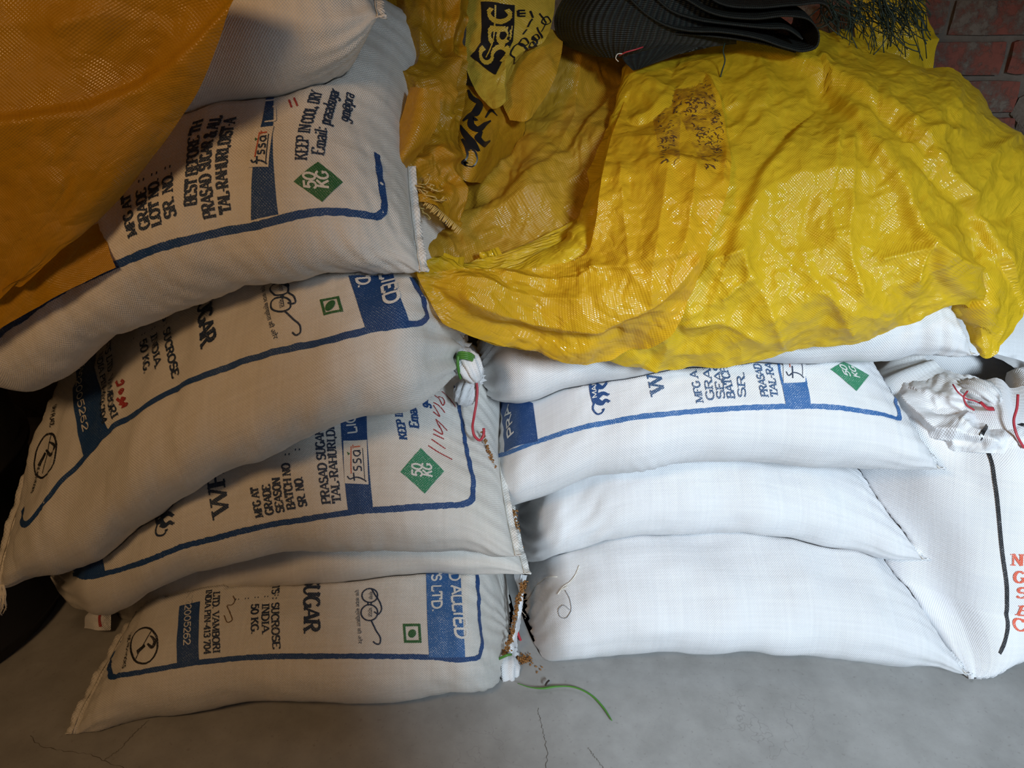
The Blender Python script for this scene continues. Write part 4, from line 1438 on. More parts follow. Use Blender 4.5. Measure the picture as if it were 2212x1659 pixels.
folds_M = [
    ([(1560, 95), (1690, 130), (1800, 195), (1900, 262), (1990, 330), (2060, 400), (2105, 470), (2150, 560)], .026, 60, 'step'),
    ([(1790, 200), (1860, 330), (1920, 400), (1965, 500), (2000, 580), (2060, 640)], .022, 60, 'step'),
    ([(1480, 640), (1540, 560), (1600, 545), (1612, 600), (1560, 640)], .016, 26, 'ridge'),
    ([(1900, 560), (1980, 540), (2060, 580)], .022, 30, 'ridge'),
    ([(1940, 450), (1975, 530), (1960, 600)], .018, 26, 'ridge'),
    ([(1830, 330), (1835, 440), (1825, 520), (1850, 620)], .018, 40, 'ridge'),
    ([(1700, 310), (1640, 380), (1590, 480), (1570, 540)], .018, 50, 'step'),
    ([(1700, 560), (1780, 620), (1830, 700)], .012, 26, 'ridge'),
    ([(1800, 310), (1790, 400), (1800, 520)], .012, 24, 'ridge'),
    ([(1600, 560), (1650, 640), (1690, 740)], .012, 26, 'ridge'),
    ([(1480, 700), (1560, 690), (1640, 720)], .010, 22, 'ridge'),
    ([(1640, 130), (1660, 200), (1640, 270)], .008, 30, 'ridge'),
]
SU_M = make_sheet(rows_M, 260, 430, crease=.0085, cfreq=8.5, wave=.006, wfreq=4, seed=5, folds=folds_M, fine=.30)
tarp_M = sheet_obj('yellow_tarpaulin', SU_M, M_tarp)
tag(tarp_M, 'lemon yellow crumpled tarpaulin draped over the right stack', 'tarpaulin')

rows_L = [
    [(1370, 150, .505), (1432, 128, .50), (1500, 110, .505)],
    [(1345, 222, .385), (1440, 215, .375), (1545, 200, .385)],
    [(1318, 302, .290), (1430, 310, .275), (1572, 308, .280)],
    [(1298, 402, .195), (1420, 402, .180), (1574, 395, .185)],
    [(1285, 490, .155), (1410, 510, .130), (1542, 490, .138)],
    [(1262, 556, .150), (1390, 610, .100), (1502, 600, .112)],
    [(1180, 575, .150), (1300, 660, .105), (1442, 722, .120)],
    [(1060, 590, .132), (1150, 670, .108), (1300, 780, .140)],
    [(970, 588, .108), (1020, 650, .095), (1100, 750, .122)],
    [(902, 588, .075), (918, 632, .078), (955, 694, .092)],
]
folds_L = [([(1500, 120), (1555, 230), (1568, 330), (1560, 400)], .008, 22, 'ridge'), ([(1440, 380), (1420, 500), (1400, 640)], .014, 40, 'ridge'),
           ([(1500, 380), (1480, 500), (1440, 600)], .012, 30, 'ridge'), ([(1340, 360), (1350, 480), (1370, 600)], .009, 30, 'ridge'), ([(1330, 390), (1440, 372), (1560, 368)], .008, 26, 'step'),
           ([(1000, 640), (1150, 690), (1300, 690), (1420, 640), (1500, 560)], .020, 40, 'ridge'), ([(940, 630), (1040, 690), (1170, 725), (1330, 715)], -.012, 18, 'gauss'),
           ([(1300, 590), (1380, 580), (1450, 560)], .014, 26, 'step'), ([(1090, 600), (1250, 610), (1290, 590)], .012, 20, 'ridge'), ([(980, 610), (1100, 640), (1250, 650)], .010, 18, 'ridge')]
SU_L = make_sheet(rows_L, 300, 110, crease=.007, cfreq=9, wave=.005, wfreq=4, seed=57, folds=folds_L, fine=.30)
sheet_obj('overlapping_panel', SU_L, M_panel, tarp_M)

# brown dirt smear on its fold
M_smear, nt_, b_ = new_mat('brown_dirt_smear')
uv_ = uv_vec(nt_)
nz_ = math_n(nt_, 'ADD', math_n(nt_, 'MULTIPLY', noise(nt_, uv_, 110, 6, 0.75), 0.65), math_n(nt_, 'MULTIPLY', noise(nt_, uv_, 22, 4), 0.5))
nt_.links.new(ramp(nt_, nz_, [(0.45, (0.50, 0.24, 0.02)), (0.58, (0.36, 0.15, 0.015)), (0.70, (0.16, 0.06, 0.012))]), b_.inputs['Base Color'])
b_.inputs['Roughness'].default_value = 0.7
tr_ = nd(nt_, 'ShaderNodeBsdfTransparent')
mx_ = nd(nt_, 'ShaderNodeMixShader')
nt_.links.new(ramp(nt_, nz_, [(0.50, (0, 0, 0)), (0.75, (.6, .6, .6))]), mx_.inputs[0])
nt_.links.new(tr_.outputs[0], mx_.inputs[1])
nt_.links.new(b_.outputs[0], mx_.inputs[2])
nt_.links.new(mx_.outputs[0], nt_.nodes['Material Output'].inputs[0])
def in_smear(x, y):
    if 140 < y < 250:
        return 1425 < x < 1515 + (y - 140) * .38
    if 250 <= y < 350:
        return (1412 + (y - 250) * .2 < x < 1462) or (1490 + (y - 250) * .3 < x < 1560)
    return 350 <= y < 365 and 1520 < x < 1566


pr = Print(SU_L)
while len(pr.F) < 900:
    x_, y_ = random.uniform(1405, 1570), random.uniform(138, 368)
    if not in_smear(x_, y_) or random.random() < .35 + .5 * math.sin(x_ * .09) * math.sin(y_ * .07):
        continue
    a_ = random.uniform(0, math.pi)
    l_ = random.uniform(1.0, 5.0)
    p_ = SU_L.st(x_, y_)
    dv_ = np.array([math.cos(a_), math.sin(a_)]) * l_ / 1000
    k_ = np.array([-dv_[1], dv_[0]]) * .4
    pr.line(smooth_path([p_ - dv_, p_ + k_, p_ + dv_], 4), random.uniform(.0005, .0017), step=.01)
sm = pr.build('dirt_flecks', M_stem2, tarp_M, .0014)
sm['kind'] = 'stuff'
pr = Print(SU_L)
for q in ([(1420, 145), (1512, 138), (1552, 248), (1412, 255)], [(1412, 255), (1470, 252), (1468, 345), (1425, 335)], [(1470, 252), (1552, 248), (1568, 365), (1520, 352)]):
    pr.quad(*[SU_L.st(*p) for p in q], step=.004)
pr.build('dirt_smear', M_smear, tarp_M, .0010)

# ---- the older, duller sheet left of it
rows_K = [
    [(1185, 70, .60), (1250, 80, .60), (1310, 95, .60), (1375, 125, .60), (1440, 120, .60)],
    [(1150, 225, .50), (1215, 215, .49), (1285, 215, .50), (1350, 225, .48), (1410, 250, .50)],
    [(1032, 372, .40), (1150, 345, .38), (1235, 335, .38), (1310, 335, .37), (1380, 360, .40)],
    [(968, 490, .29), (1080, 462, .28), (1180, 450, .28), (1280, 450, .29), (1350, 470, .31)],
    [(918, 535, .20), (1000, 560, .22), (1120, 575, .24), (1230, 565, .25), (1320, 580, .27)],
    [(905, 600, .16), (990, 650, .19), (1110, 660, .21), (1230, 650, .22), (1320, 650, .24)],
]
folds_K = [
    ([(1140, 290), (1070, 400), (1000, 500)], .012, 30, 'ridge'),
    ([(1250, 130), (1240, 250), (1200, 350)], .010, 30, 'ridge'),
    ([(1350, 170), (1290, 260), (1230, 330), (1120, 420), (1010, 480)], .018, 40, 'step'),
    ([(1260, 370), (1180, 420), (1060, 470)], .010, 22, 'ridge'),
    ([(1250, 420), (1150, 520), (1060, 560)], .012, 35, 'ridge'),
    ([(940, 520), (980, 580), (1060, 620)], .012, 22, 'step'),
]
SU_K = make_sheet(rows_K, 170, 170, crease=.011, cfreq=8, wave=.007, wfreq=4, seed=8, folds=folds_K)
sheet_K = sheet_obj('amber_sheet', SU_K, M_amber2)
tag(sheet_K, 'dull amber woven sheet crumpled between the two stacks', 'tarpaulin')

# ---- bunched sheet hanging beside the left stack
rows_B = [
    [(798, -40, .50), (850, -40, .46), (910, -40, .44), (960, -40, .45), (1012, -40, .47)],
    [(796, 90, .42), (850, 100, .38), (905, 100, .36), (955, 110, .36), (1008, 90, .40)],
    [(798, 180, .36), (850, 200, .32), (900, 200, .30), (945, 220, .30), (1002, 200, .35)],
    [(812, 245, .31), (860, 265, .28), (900, 280, .26), (945, 300, .26), (992, 270, .31)],
    [(832, 312, .27), (865, 340, .24), (900, 360, .22), (945, 380, .23), (992, 365, .27)],
    [(850, 375, .24), (880, 398, .21), (915, 420, .19), (952, 440, .20), (1000, 430, .24)],
    [(868, 415, .22), (898, 432, .19), (925, 452, .17), (960, 472, .18), (1002, 492, .21)],
]
folds_B = [
    ([(990, -20), (975, 120), (965, 260)], .022, 24, 'ridge'),
    ([(930, -20), (905, 150), (880, 200)], .018, 30, 'ridge'),
    ([(815, 60), (850, 160), (900, 190)], .016, 22, 'ridge'),
    ([(1000, 60), (990, 160), (975, 250)], -.02, 14, 'gauss'),
    ([(870, 395), (930, 350), (985, 350)], .02, 20, 'step'),
    ([(940, 330), (990, 400), (1000, 480)], .014, 20, 'ridge'),
    ([(905, 200), (880, 290), (850, 350)], .010, 20, 'ridge'),
]
SU_B = make_sheet(rows_B, 170, 130, crease=.015, cfreq=10, wave=.007, wfreq=6, seed=14, folds=folds_B)
sheet_B = sheet_obj('bunched_amber_sheet', SU_B, M_amber)
tag(sheet_B, 'bunched amber plastic sheet hanging beside the upper left sacks', 'tarpaulin')
rows_F = [[(884, 186, .245), (915, 190, .225), (950, 198, .235)], [(866, 250, .225), (905, 255, .205), (948, 258, .22)], [(846, 325, .205), (880, 320, .18), (912, 315, .205)], [(832, 368, .195), (848, 374, .18), (862, 376, .19)]]
SU_F = make_sheet(rows_F, 60, 40, crease=.004, cfreq=6, wave=.003, seed=4)
sheet_obj('folded_flap', SU_F, M_amber, sheet_B)
V_, F_ = [], []
for k in range(34):
    x, y = random.uniform(868, 925), random.uniform(395, 440)
    p = [at(x, y, .185)]
    ang = random.uniform(-.6, 1.2)
    for q in range(4):
        x += math.cos(ang) * random.uniform(6, 14)
        y += math.sin(ang) * random.uniform(6, 14) + 3
        ang += random.uniform(-.9, .9)
        p.append(at(x, y, .175 + random.uniform(-.012, .012)))
    v, f = tube(smooth_path(p, 9), .0011, 4)
    F_ += [tuple(i + len(V_) for i in q) for q in f]
    V_ += v
for k in range(26):
    t = k / 25
    x, y = 925 + t * 72, 432 + t * 62
    v, f = tube([at(x, y, .17), at(x - 7 - random.uniform(0, 5), y + 9 + random.uniform(0, 6), .165)], .0012, 4)
    F_ += [tuple(i + len(V_) for i in q) for q in f]
    V_ += v
fr = link('frayed_edge', mesh('frayed_edge', V_, F_), M_fray, sheet_B)
fr['kind'] = 'stuff'

# ---- printed yellow bag in the gap
rows_C = [
    [(1000, -40, .52), (1050, -40, .50), (1110, -40, .50), (1160, -40, .52), (1200, -40, .54)],
    [(1008, 40, .47), (1050, 45, .455), (1100, 50, .455), (1150, 45, .47), (1192, 40, .50)],
    [(1002, 110, .43), (1045, 115, .415), (1090, 118, .415), (1130, 105, .43), (1180, 80, .46)],
    [(1008, 150, .40), (1040, 165, .385), (1075, 165, .385), (1095, 150, .40), (1120, 135, .43)],
    [(1030, 195, .37), (1050, 210, .36), (1070, 205, .36), (1090, 195, .38), (1098, 180, .40)],
    [(1055, 228, .35), (1065, 236, .345), (1078, 234, .345), (1088, 222, .36), (1092, 215, .37)],
]
SU_C = make_sheet(rows_C, 90, 80, crease=.006, cfreq=8, wave=.004, seed=23, folds=[([(1100, 60), (1090, 150), (1085, 220)], .008, 16, 'ridge')])
bag_C = sheet_obj('printed_yellow_bag', SU_C, M_printbag)
tag(bag_C, 'crumpled yellow plastic bag with black printed block and lettering beside the black net', 'bag')
pr = Print(SU_C)
pr.quad(*[SU_C.st(*p) for p in ((1038, 4), (1112, 12), (1108, 90), (1038, 92))], step=.006)
pr.quad(*[SU_C.st(*p) for p in ((1038, 92), (1108, 90), (1072, 162), (1016, 122))], step=.006)
pr.build('black_print_block', M_print_black, bag_C, .0012)
pr = Print(SU_C)
text(pr, 'Sac', SU_C.st(1092, 134), SU_C.st(1102, 16), .042, (0, -1), True, .8)
pr.line(smooth_path([SU_C.st(*p) for p in ((1070, 12), (1068, 60), (1062, 100), (1050, 126))], 30), .002)
pr.build('yellow_lettering', M_printbag, bag_C, .0022)
pr = Print(SU_C)
for pts in ([(1120, 36), (1135, 36)], [(1120, 30), (1135, 30)], [(1120, 24), (1135, 24)], [(1120, 24), (1120, 37)], [(1145, 25), (1152, 40)], [(1140, 60), (1146, 48), (1150, 42)], [(1130, 76), (1138, 64)], [(1165, 30), (1180, 50), (1170, 70)], [(1150, 80), (1160, 95), (1150, 108)], [(1160, 60), (1172, 84)]):
    pr.line([SU_C.st(*p) for p in pts], .003)
for cx, cy, r in ((1122, 112, 18), (1132, 92, 9), (1180, 46, 9), (1158, 82, 7), (1150, 98, 6)):
    pr.line(smooth_path([SU_C.st(cx + r * math.cos(t) * (1 + .2 * math.sin(3 * t)), cy + r * .9 * math.sin(t)) for t in np.linspace(0, 6.28, 12)], 40), .0028)
pr.build('black_line_drawing', M_print_black, bag_C, .0012)
rows_D = [[(1120, 60, .50), (1170, 60, .50), (1215, 75, .52)], [(1095, 150, .44), (1150, 140, .43), (1212, 120, .46)], [(1085, 215, .39), (1140, 210, .38), (1190, 190, .41)], [(1100, 255, .36), (1135, 262, .35), (1155, 245, .37)]]
SU_D = make_sheet(rows_D, 60, 50, crease=.005, cfreq=8, wave=.003, seed=31)
sheet_obj('woven_corner', SU_D, M_amber2, bag_C)
rows_E = [[(985, 180, .42), (1030, 190, .41), (1075, 225, .41), (1130, 235, .44)], [(985, 240, .37), (1030, 250, .35), (1082, 260, .38), (1128, 285, .43)], [(985, 310, .33), (1025, 320, .30), (1060, 310, .35), (1098, 340, .42)], [(982, 385, .29), (1003, 392, .28), (1025, 392, .31), (1060, 402, .41)]]
SU_E = make_sheet(rows_E, 60, 50, crease=.005, cfreq=7, wave=.003, seed=33)
lowE = sheet_obj('script_printed_side', SU_E, M_amber, bag_C)
pr = Print(SU_E)
for pts, w in (([(1010, 195), (1022, 215), (1034, 222), (1030, 240), (1000, 262)], .010), ([(995, 270), (1012, 300), (1034, 328)], .009), ([(1030, 262), (1022, 255), (1016, 268), (1028, 280), (1048, 270), (1060, 262)], .009),
               ([(1040, 285), (1034, 300), (1044, 312), (1058, 305)], .009), ([(998, 300), (1012, 320), (1020, 345), (1008, 355), (996, 330)], .008), ([(1048, 255), (1062, 240), (1074, 252)], .006)):
    pr.line(smooth_path([SU_E.st(*p) for p in pts], 30), [w * .5, w, w, w * .4])
pr.build('black_script', M_print_black, lowE, .0012)

# ---- amber sheet over the left stack
rows_T = [
    [(-70, -60, .02), (100, -60, .015), (260, -60, .01), (400, -50, .0), (528, -20, -.01)],
    [(-70, 140, .00), (90, 140, .00), (230, 130, .0), (350, 120, .0), (455, 145, .005)],
    [(-70, 320, -.01), (70, 320, -.01), (180, 310, -.005), (290, 285, .005), (372, 268, .02)],
    [(-70, 470, -.015), (40, 480, -.015), (120, 470, -.01), (190, 450, .00), (240, 432, .015)],
    [(-70, 590, -.02), (0, 600, -.02), (50, 590, -.02), (90, 572, -.015), (128, 550, -.01)],
    [(-70, 665, -.025), (-30, 655, -.025), (0, 640, -.025), (30, 622, -.02), (62, 602, -.02)],
]
folds_T = [
    ([(520, -10), (440, 70), (370, 130), (300, 180), (200, 225), (60, 250), (-60, 260)], .022, 70, 'step'),
    ([(130, 60), (230, 30)], .008, 40, 'ridge'),
    ([(400, 140), (330, 250), (240, 370)], .010, 60, 'gauss'),
]
SU_T = make_sheet(rows_T, 130, 150, crease=.004, cfreq=4, wave=.005, wfreq=3, seed=41, folds=folds_T, fine=.4)
tarp_T = sheet_obj('amber_tarpaulin', SU_T, M_amber)
tag(tarp_T, 'smooth dark amber plastic sheet hanging over the top left sacks', 'tarpaulin')
rows_T2 = [[(-70, 560, .02), (40, 540, .02), (140, 505, .03), (225, 478, .05)], [(-70, 650, .0), (20, 630, .005), (125, 585, .01), (236, 535, .03)], [(-70, 745, -.01), (0, 710, -.005), (120, 642, .0), (250, 578, .015)]]
SU_T2 = make_sheet(rows_T2, 60, 90, crease=.003, cfreq=5, wave=.002, seed=43)
sheet_obj('lower_layer', SU_T2, M_amber, tarp_T)

# ---- yellow corner behind the fringe
rows_Z = [[(1840, -30, .86), (1900, -30, .84), (1960, -30, .84), (1998, -10, .86)], [(1845, 50, .83), (1900, 50, .81), (1960, 50, .81), (2003, 40, .84)], [(1850, 110, .80), (1900, 120, .78), (1965, 110, .78), (2012, 92, .82)], [(1850, 165, .78), (1910, 165, .76), (1965, 160, .76), (2012, 152, .80)]]
SU_Z = make_sheet(rows_Z, 60, 60, crease=.008, cfreq=9, wave=.003, seed=52, folds=[([(1960, 60), (1985, 90), (2012, 92)], .012, 16, 'ridge')])
tag(sheet_obj('yellow_sheet_corner', SU_Z, M_tarp), 'yellow sheet corner against the brick wall behind the frayed strands', 'tarpaulin')

# ------------------------------------------------------------------ folded shade net on top
net = bpy.data.objects.new('shade_net', None)
COL.objects.link(net)
tag(net, 'folded dark green-black shade net lying on top of the yellow tarpaulin', 'net')
rows_N = [
    [(1262, -50, .50), (1330, -60, .46), (1420, -60, .45), (1520, -40, .46), (1600, -20, .47)],
    [(1212, 0, .50), (1290, -5, .43), (1390, 0, .42), (1490, 20, .43), (1590, 40, .45)],
    [(1198, 45, .50), (1265, 45, .42), (1370, 50, .41), (1480, 60, .425), (1590, 70, .45)],
    [(1212, 88, .50), (1270, 92, .43), (1360, 95, .415), (1470, 88, .43), (1590, 85, .455)],
    [(1248, 110, .50), (1295, 128, .45), (1350, 128, .43), (1450, 104, .44), (1590, 92, .46)],
]
SU_N = make_sheet(rows_N, 70, 110, crease=.002, cfreq=5, wave=.003, seed=61)
o = sheet_obj('net_panel', SU_N, M_net, net)
rows_N2 = [[(1345, 122, .425), (1430, 100, .43), (1510, 82, .44), (1600, 78, .45)], [(1352, 135, .42), (1415, 122, .425), (1480, 104, .435), (1570, 90, .45)], [(1368, 152, .418), (1390, 146, .42), (1430, 130, .43), (1500, 106, .445)]]
o = sheet_obj('net_corner', make_sheet(rows_N2, 30, 60, crease=.001, cfreq=6, wave=.002, seed=62), M_net, net)


def net_ribbon(pts, Y, depth, name='net_fold'):
    """a folded edge of the net: its outline curve carried back into the stack of folds"""
    P = smooth_path([at(x, y, Y) for x, y in pts], 90)
    m = 14
    d = np.array([0.02, depth, 0.03])
    G = np.stack([P + d * q + np.array([0, 0, 1]) * 0.004 * math.sin(5 * q) for q in np.linspace(0, 1, m)], 1)
    su = Surface(G, np.r_[0, np.cumsum(np.linalg.norm(np.diff(P, axis=0), axis=1))], np.linspace(0, depth, m))
    su.UV = np.stack(np.meshgrid(su.S, su.T, indexing='ij'), 2)
    ob = sheet_obj(name, su, M_net, net)
    md = ob.modifiers.new('thickness', 'SOLIDIFY')
    md.thickness = .0022
    return ob


net_ribbon([(1470, -10), (1540, 28), (1630, 40), (1710, 34), (1752, 44), (1771, 74), (1766, 102), (1738, 113), (1700, 106), (1640, 86), (1560, 72), (1480, 68), (1440, 58), (1400, 36), (1352, -8)], .405, .20)
net_ribbon([(1412, -10), (1450, 22), (1500, 40), (1580, 52), (1660, 60), (1700, 62), (1735, 84)], .41, .20)
net_ribbon([(1500, -30), (1560, 8), (1640, 16), (1720, 10), (1790, 14), (1800, 34)], .415, .20)
net_ribbon([(1455, 72), (1520, 76), (1590, 84), (1660, 96), (1720, 112)], .42, .18)
tube_obj('red_tape', [at(1338, 120, .41), at(1352, 113, .405), at(1370, 108, .405), at(1388, 102, .41)], .004, M_redtie, net, n=10, sides=5, flat=.3)
tube_obj('loose_thread', [at(1345, 116, .405), at(1333, 118, .40), at(1330, 126, .40), at(1336, 133, .40)], .0008, M_thread, net, n=14, sides=4)
V_, F_ = [], []
for k in range(210):
    x, y = random.uniform(1770, 1975), random.uniform(-30, 45)
    if x > 1900:
        y -= 15
    ang = math.radians(random.uniform(20, 110))
    Yd = random.uniform(.52, .60)
    p = [at(x, y, Yd)]
    n_ = random.randint(3, 6)
    for q in range(n_):
        L_ = random.uniform(10, 30)
        nx_, ny_ = x + math.cos(ang) * L_, y + math.sin(ang) * L_
        if ny_ > 152 or nx_ > 2012:
            break
        x, y = nx_, ny_
        ang += random.uniform(-.55, .55)
        Yd += random.uniform(-.012, .01)
        p.append(at(x, y, Yd))
    if len(p) < 3:
        continue
    v, f = tube(smooth_path(p, 10), random.uniform(.0009, .0019), 4, flat=.5)
    F_ += [tuple(i + len(V_) for i in q) for q in f]
    V_ += v
fr = link('frayed_strands', mesh('frayed_strands', V_, F_), M_strand, net)
fr['kind'] = 'stuff'
tube_obj('loose_strand', [at(1566, 92, .44), at(1562, 110, .43), at(1566, 130, .425), at(1560, 152, .42), at(1556, 166, .415)], .0012, M_strand, net, n=18, sides=4)

# ------------------------------------------------------------------ upright sack at the right edge
def upright_sack():
    nu, nv = 130, 150
    yaw = math.radians(47)
    e1 = np.array([math.cos(yaw), math.sin(yaw), 0])
    e2 = np.array([math.sin(yaw), -math.cos(yaw), 0])
    corner = at_z(2100, 1466, 0.004)
    t = np.linspace(0, 1, nu)
    h = 0.47 * t
    a = 0.225 + 0 * t
    b = 0.25 * np.maximum(end_prof(h, .20), .03) * (1 - .12 * t)
    topw = np.clip((t - .78) / .22, 0, 1)
    a = a * np.sqrt(np.maximum(1 - .93 * topw ** 2, .02))
    b = b * np.sqrt(np.maximum(1 - .80 * topw ** 2, .02))
    ear = .028 * np.exp(-h / .03)
    cx = corner[0] + e1[0] * .252
    cyy = corner[1] + e1[1] * .252
    ph = np.linspace(0, 2 * math.pi, nv)
    c, s = np.cos(ph), np.sin(ph)
    n_exp = 2.3
    ca = np.sign(c) * np.abs(c) ** (2 / n_exp)
    sa = np.sign(s) * np.abs(s) ** (2 / n_exp)
    lean = np.array([-.05, .10, 0])
    G = np.zeros((nu, nv, 3))
    for i in range(nu):
        ctr = np.array([cx, cyy, h[i] + .004]) + lean * t[i] - e2 * .075 * min(1.0, h[i] / .12)
        G[i] = ctr + np.outer(ca * (a[i] + ear[i]), e1) + np.outer(sa * b[i], e2)
    G[:, :, 2] += (.03 * np.exp(-h / .05))[:, None] * (1 - np.abs(ca) ** 1.6)[None]
    T = np.cumsum(np.r_[0, np.linalg.norm(np.diff(G[nu // 2], axis=0), axis=1)])
    T = T - T[nv // 2]
    SS, TT = np.meshgrid(h, T, indexing='ij')
    N = grid_normals(G)
    if N[nu // 2, nv // 4] @ e2 < 0:
        N = -N
    fold = np.clip((SS - .30) / .2, 0, 1)
    H = .004 * Waves(77, 5, 8)(SS, TT) + .012 * fold * creases(SS * 1.0, TT * 1.0, 78, 9) + .0025 * np.exp(-SS / .06) * np.sin(TT * 2 * math.pi / .02)
    G = G + N * H[:, :, None]
    G[:, :, 2] = np.maximum(G[:, :, 2], .001)
    su = Surface(G, h, T)
    if su.N[nu // 2, nv // 4] @ e2 < 0:
        su.N = -su.N
    su.UV = np.stack([SS, TT], 2)
    return su


SU_U = upright_sack()


def keep_out(G, sack, step=np.array([1.0, 0.25, 0.0])):
    """points of G that lie inside the sack move out of it along step"""
    if sack not in SURF:
        return
    su = SURF[sack]
    if su.bvh is None:
        su.build_bvh()
    d = Vector(step).normalized()
    P = G.reshape(-1, 3)
    lo_, hi_ = su.G.reshape(-1, 3).min(0), su.G.reshape(-1, 3).max(0)
    for k in range(len(P)):
        if (P[k] < lo_).any() or (P[k] > hi_).any():
            continue
        o, n, last = Vector(P[k]), 0, None
        for _ in range(6):
            h = su.bvh.ray_cast(o, d)
            if h[0] is None:
                break
            n, last = n + 1, h[0]
            o = h[0] + d * 1e-4
        if n % 2 == 1:
            P[k] = np.array(last + d * .004)


for k in ('R1', 'R2', 'R3'):
    keep_out(SU_U.G, k)
up_root = bpy.data.objects.new('grain_sack', None)
COL.objects.link(up_root)
tag(up_root, 'white sack standing upright at the right edge with black line and orange letters', 'sack')
sheet_obj('sack_body', SU_U, M_bright, up_root)
SURF['U'], ROOT['U'] = SU_U, up_root
px_line('U', [[(2122, 948), (2138, 985), (2150, 1040), (2158, 1120), (2166, 1200), (2175, 1290), (2177, 1340), (2172, 1385), (2160, 1412)]], .0065, M_black, 'black_border', n=60)
pr = Print(SU_U)
for c_, y_ in (('N', 1222), ('G', 1258), ('S', 1291), ('E', 1328), ('C', 1363)):
    dx_ = {'N': -4, 'G': 0, 'S': 4, 'E': 5, 'C': 3}[c_]
    text(pr, c_, SU_U.st(2189 + dx_, y_), SU_U.st(2214 + dx_, y_ + 1), .021, (1, 0), True, 1.0)
pr.build('orange_lettering', M_orange2, up_root, .0011)
rows_U = [
    [(1938, 815, .42), (2000, 808, .40), (2060, 800, .38), (2110, 812, .36), (2160, 850, .38), (2212, 800, .38), (2270, 765, .40)],
    [(1945, 850, .36), (2000, 838, .33), (2060, 842, .30), (2110, 862, .31), (2150, 880, .33), (2212, 850, .30), (2270, 830, .33)],
    [(1955, 890, .32), (2010, 890, .27), (2060, 888, .26), (2110, 905, .25), (2160, 905, .27), (2212, 900, .25), (2270, 890, .28)],
    [(1975, 925, .28), (2030, 932, .235), (2080, 936, .215), (2120, 942, .20), (2170, 945, .195), (2212, 948, .195), (2270, 948, .21)],
    [(1990, 965, .27), (2040, 972, .225), (2080, 975, .20), (2120, 978, .185), (2170, 980, .18), (2212, 985, .18), (2270, 985, .20)],
]
folds_U = [
    ([(1975, 870), (2030, 925), (2100, 945), (2150, 955)], .022, 16, 'ridge'),
    ([(1965, 895), (2000, 935), (2060, 950)], .016, 14, 'ridge'),
    ([(1990, 850), (2050, 862), (2100, 868)], .014, 14, 'step'),
    ([(2010, 885), (2080, 885), (2110, 880)], -.016, 14, 'gauss'),
    ([(2090, 880), (2075, 920), (2110, 940)], .012, 14, 'ridge'),
    ([(2125, 855), (2160, 830), (2212, 810)], .016, 16, 'ridge'),
    ([(2000, 960), (2050, 948), (2120, 955)], -.010, 8, 'gauss'),
]
SU_U2 = make_sheet(rows_U, 90, 140, crease=.010, cfreq=11, wave=.004, wfreq=8, seed=91, folds=folds_U)
mouth = sheet_obj('crumpled_mouth', SU_U2, M_bright, up_root)
pr = Print(SU_U2)
pr.line(smooth_path([SU_U2.st(*p) for p in ((2118, 946), (2130, 925), (2142, 905), (2152, 902), (2180, 908), (2215, 920))], 50), .0075, step=.004)
pr.build('black_border', M_black, mouth, .0014)


def knot(name, pts, radii, mat, parent, pleats=9, amp=.18, flat=.8, n=36, sides=40, seed=3, uvs=.004):
    """gathered cloth: a pleated tube"""
    P = smooth_path(pts, n)
    rr = catmull(np.linspace(0, 1, n), np.linspace(0, 1, len(radii)), radii)
    V, Fc = tube(P, .01, sides, radii=rr, flat=flat)
    V = np.array(V)
    w = Waves(seed, 1.2, 5)
    for k in range(n):
        for s_ in range(sides):
            i = k * sides + s_
            th = 2 * math.pi * s_ / sides
            f = 1 + amp * math.sin(pleats * th + 0.15 * k + w(k / n, 0.3)) + .5 * amp * math.sin(2.3 * pleats * th + 1.3 * w(k / n * 2, 1.1))
            V[i] = P[k] + (V[i] - P[k]) * f
    uv = [((i // sides) * uvs, (i % sides) * uvs) for i in range(len(V))]
    return link(name, mesh(name, V, Fc, uv=uv), mat, parent)


# necks, ties and flaps of the sacks
kn = knot('tied_neck', [at(985, 755, .20), at(996, 768, .175), at(1006, 780, .16), at(1018, 797, .15), at(1026, 815, .148), at(1029, 822, .148)], [.024, .014, .018, .021, .018, .010], M_white, ROOT['L4'], seed=5)
for q in range(4):
    y_ = 762 + q * 4
    tube_obj('green_tie', [at(986, y_ + 8, .155), at(997, y_ - 1, .138), at(1012, y_ + 1, .138), at(1024, y_ + 8, .15)], .0022, M_greentie, ROOT['L4'], n=14, sides=5)
tube_obj('green_tie', [at(990, 768, .14), at(989, 785, .135), at(991, 802, .135), at(995, 818, .14)], .0025, M_greentie, ROOT['L4'], n=16, sides=5)
knot('tied_neck', [at(1030, 815, .23), at(1022, 824, .215), at(1012, 838, .20), at(1002, 855, .195), at(994, 868, .195)], [.016, .011, .017, .019, .013], M_white, ROOT['R4'], seed=8)
tube_obj('red_tie', [at(1004, 815, .185), at(1014, 819, .18), at(1026, 822, .185)], .003, M_redtie, ROOT['R4'], n=12, sides=5)
tube_obj('red_tie', [at(1029, 822, .19), at(1031, 840, .185), at(1029, 870, .175), at(1024, 900, .165), at(1021, 925, .16), at(1026, 943, .155), at(1037, 951, .155), at(1044, 942, .16), at(1045, 925, .165)], .0024, M_redtie, ROOT['R4'], n=40, sides=6)
knot('tied_neck', [at(1102, 1408, .12), at(1098, 1420, .10), at(1096, 1434, .085), at(1097, 1455, .07), at(1099, 1476, .065), at(1100, 1481, .065)], [.016, .010, .017, .020, .017, .012], M_white, ROOT['L1'], seed=11, pleats=7)
tube_obj('green_tie', [at(1070, 1428, .07), at(1082, 1421, .06), at(1096, 1415, .06), at(1104, 1414, .07)], .0026, M_greentie, ROOT['L1'], n=14, sides=5)
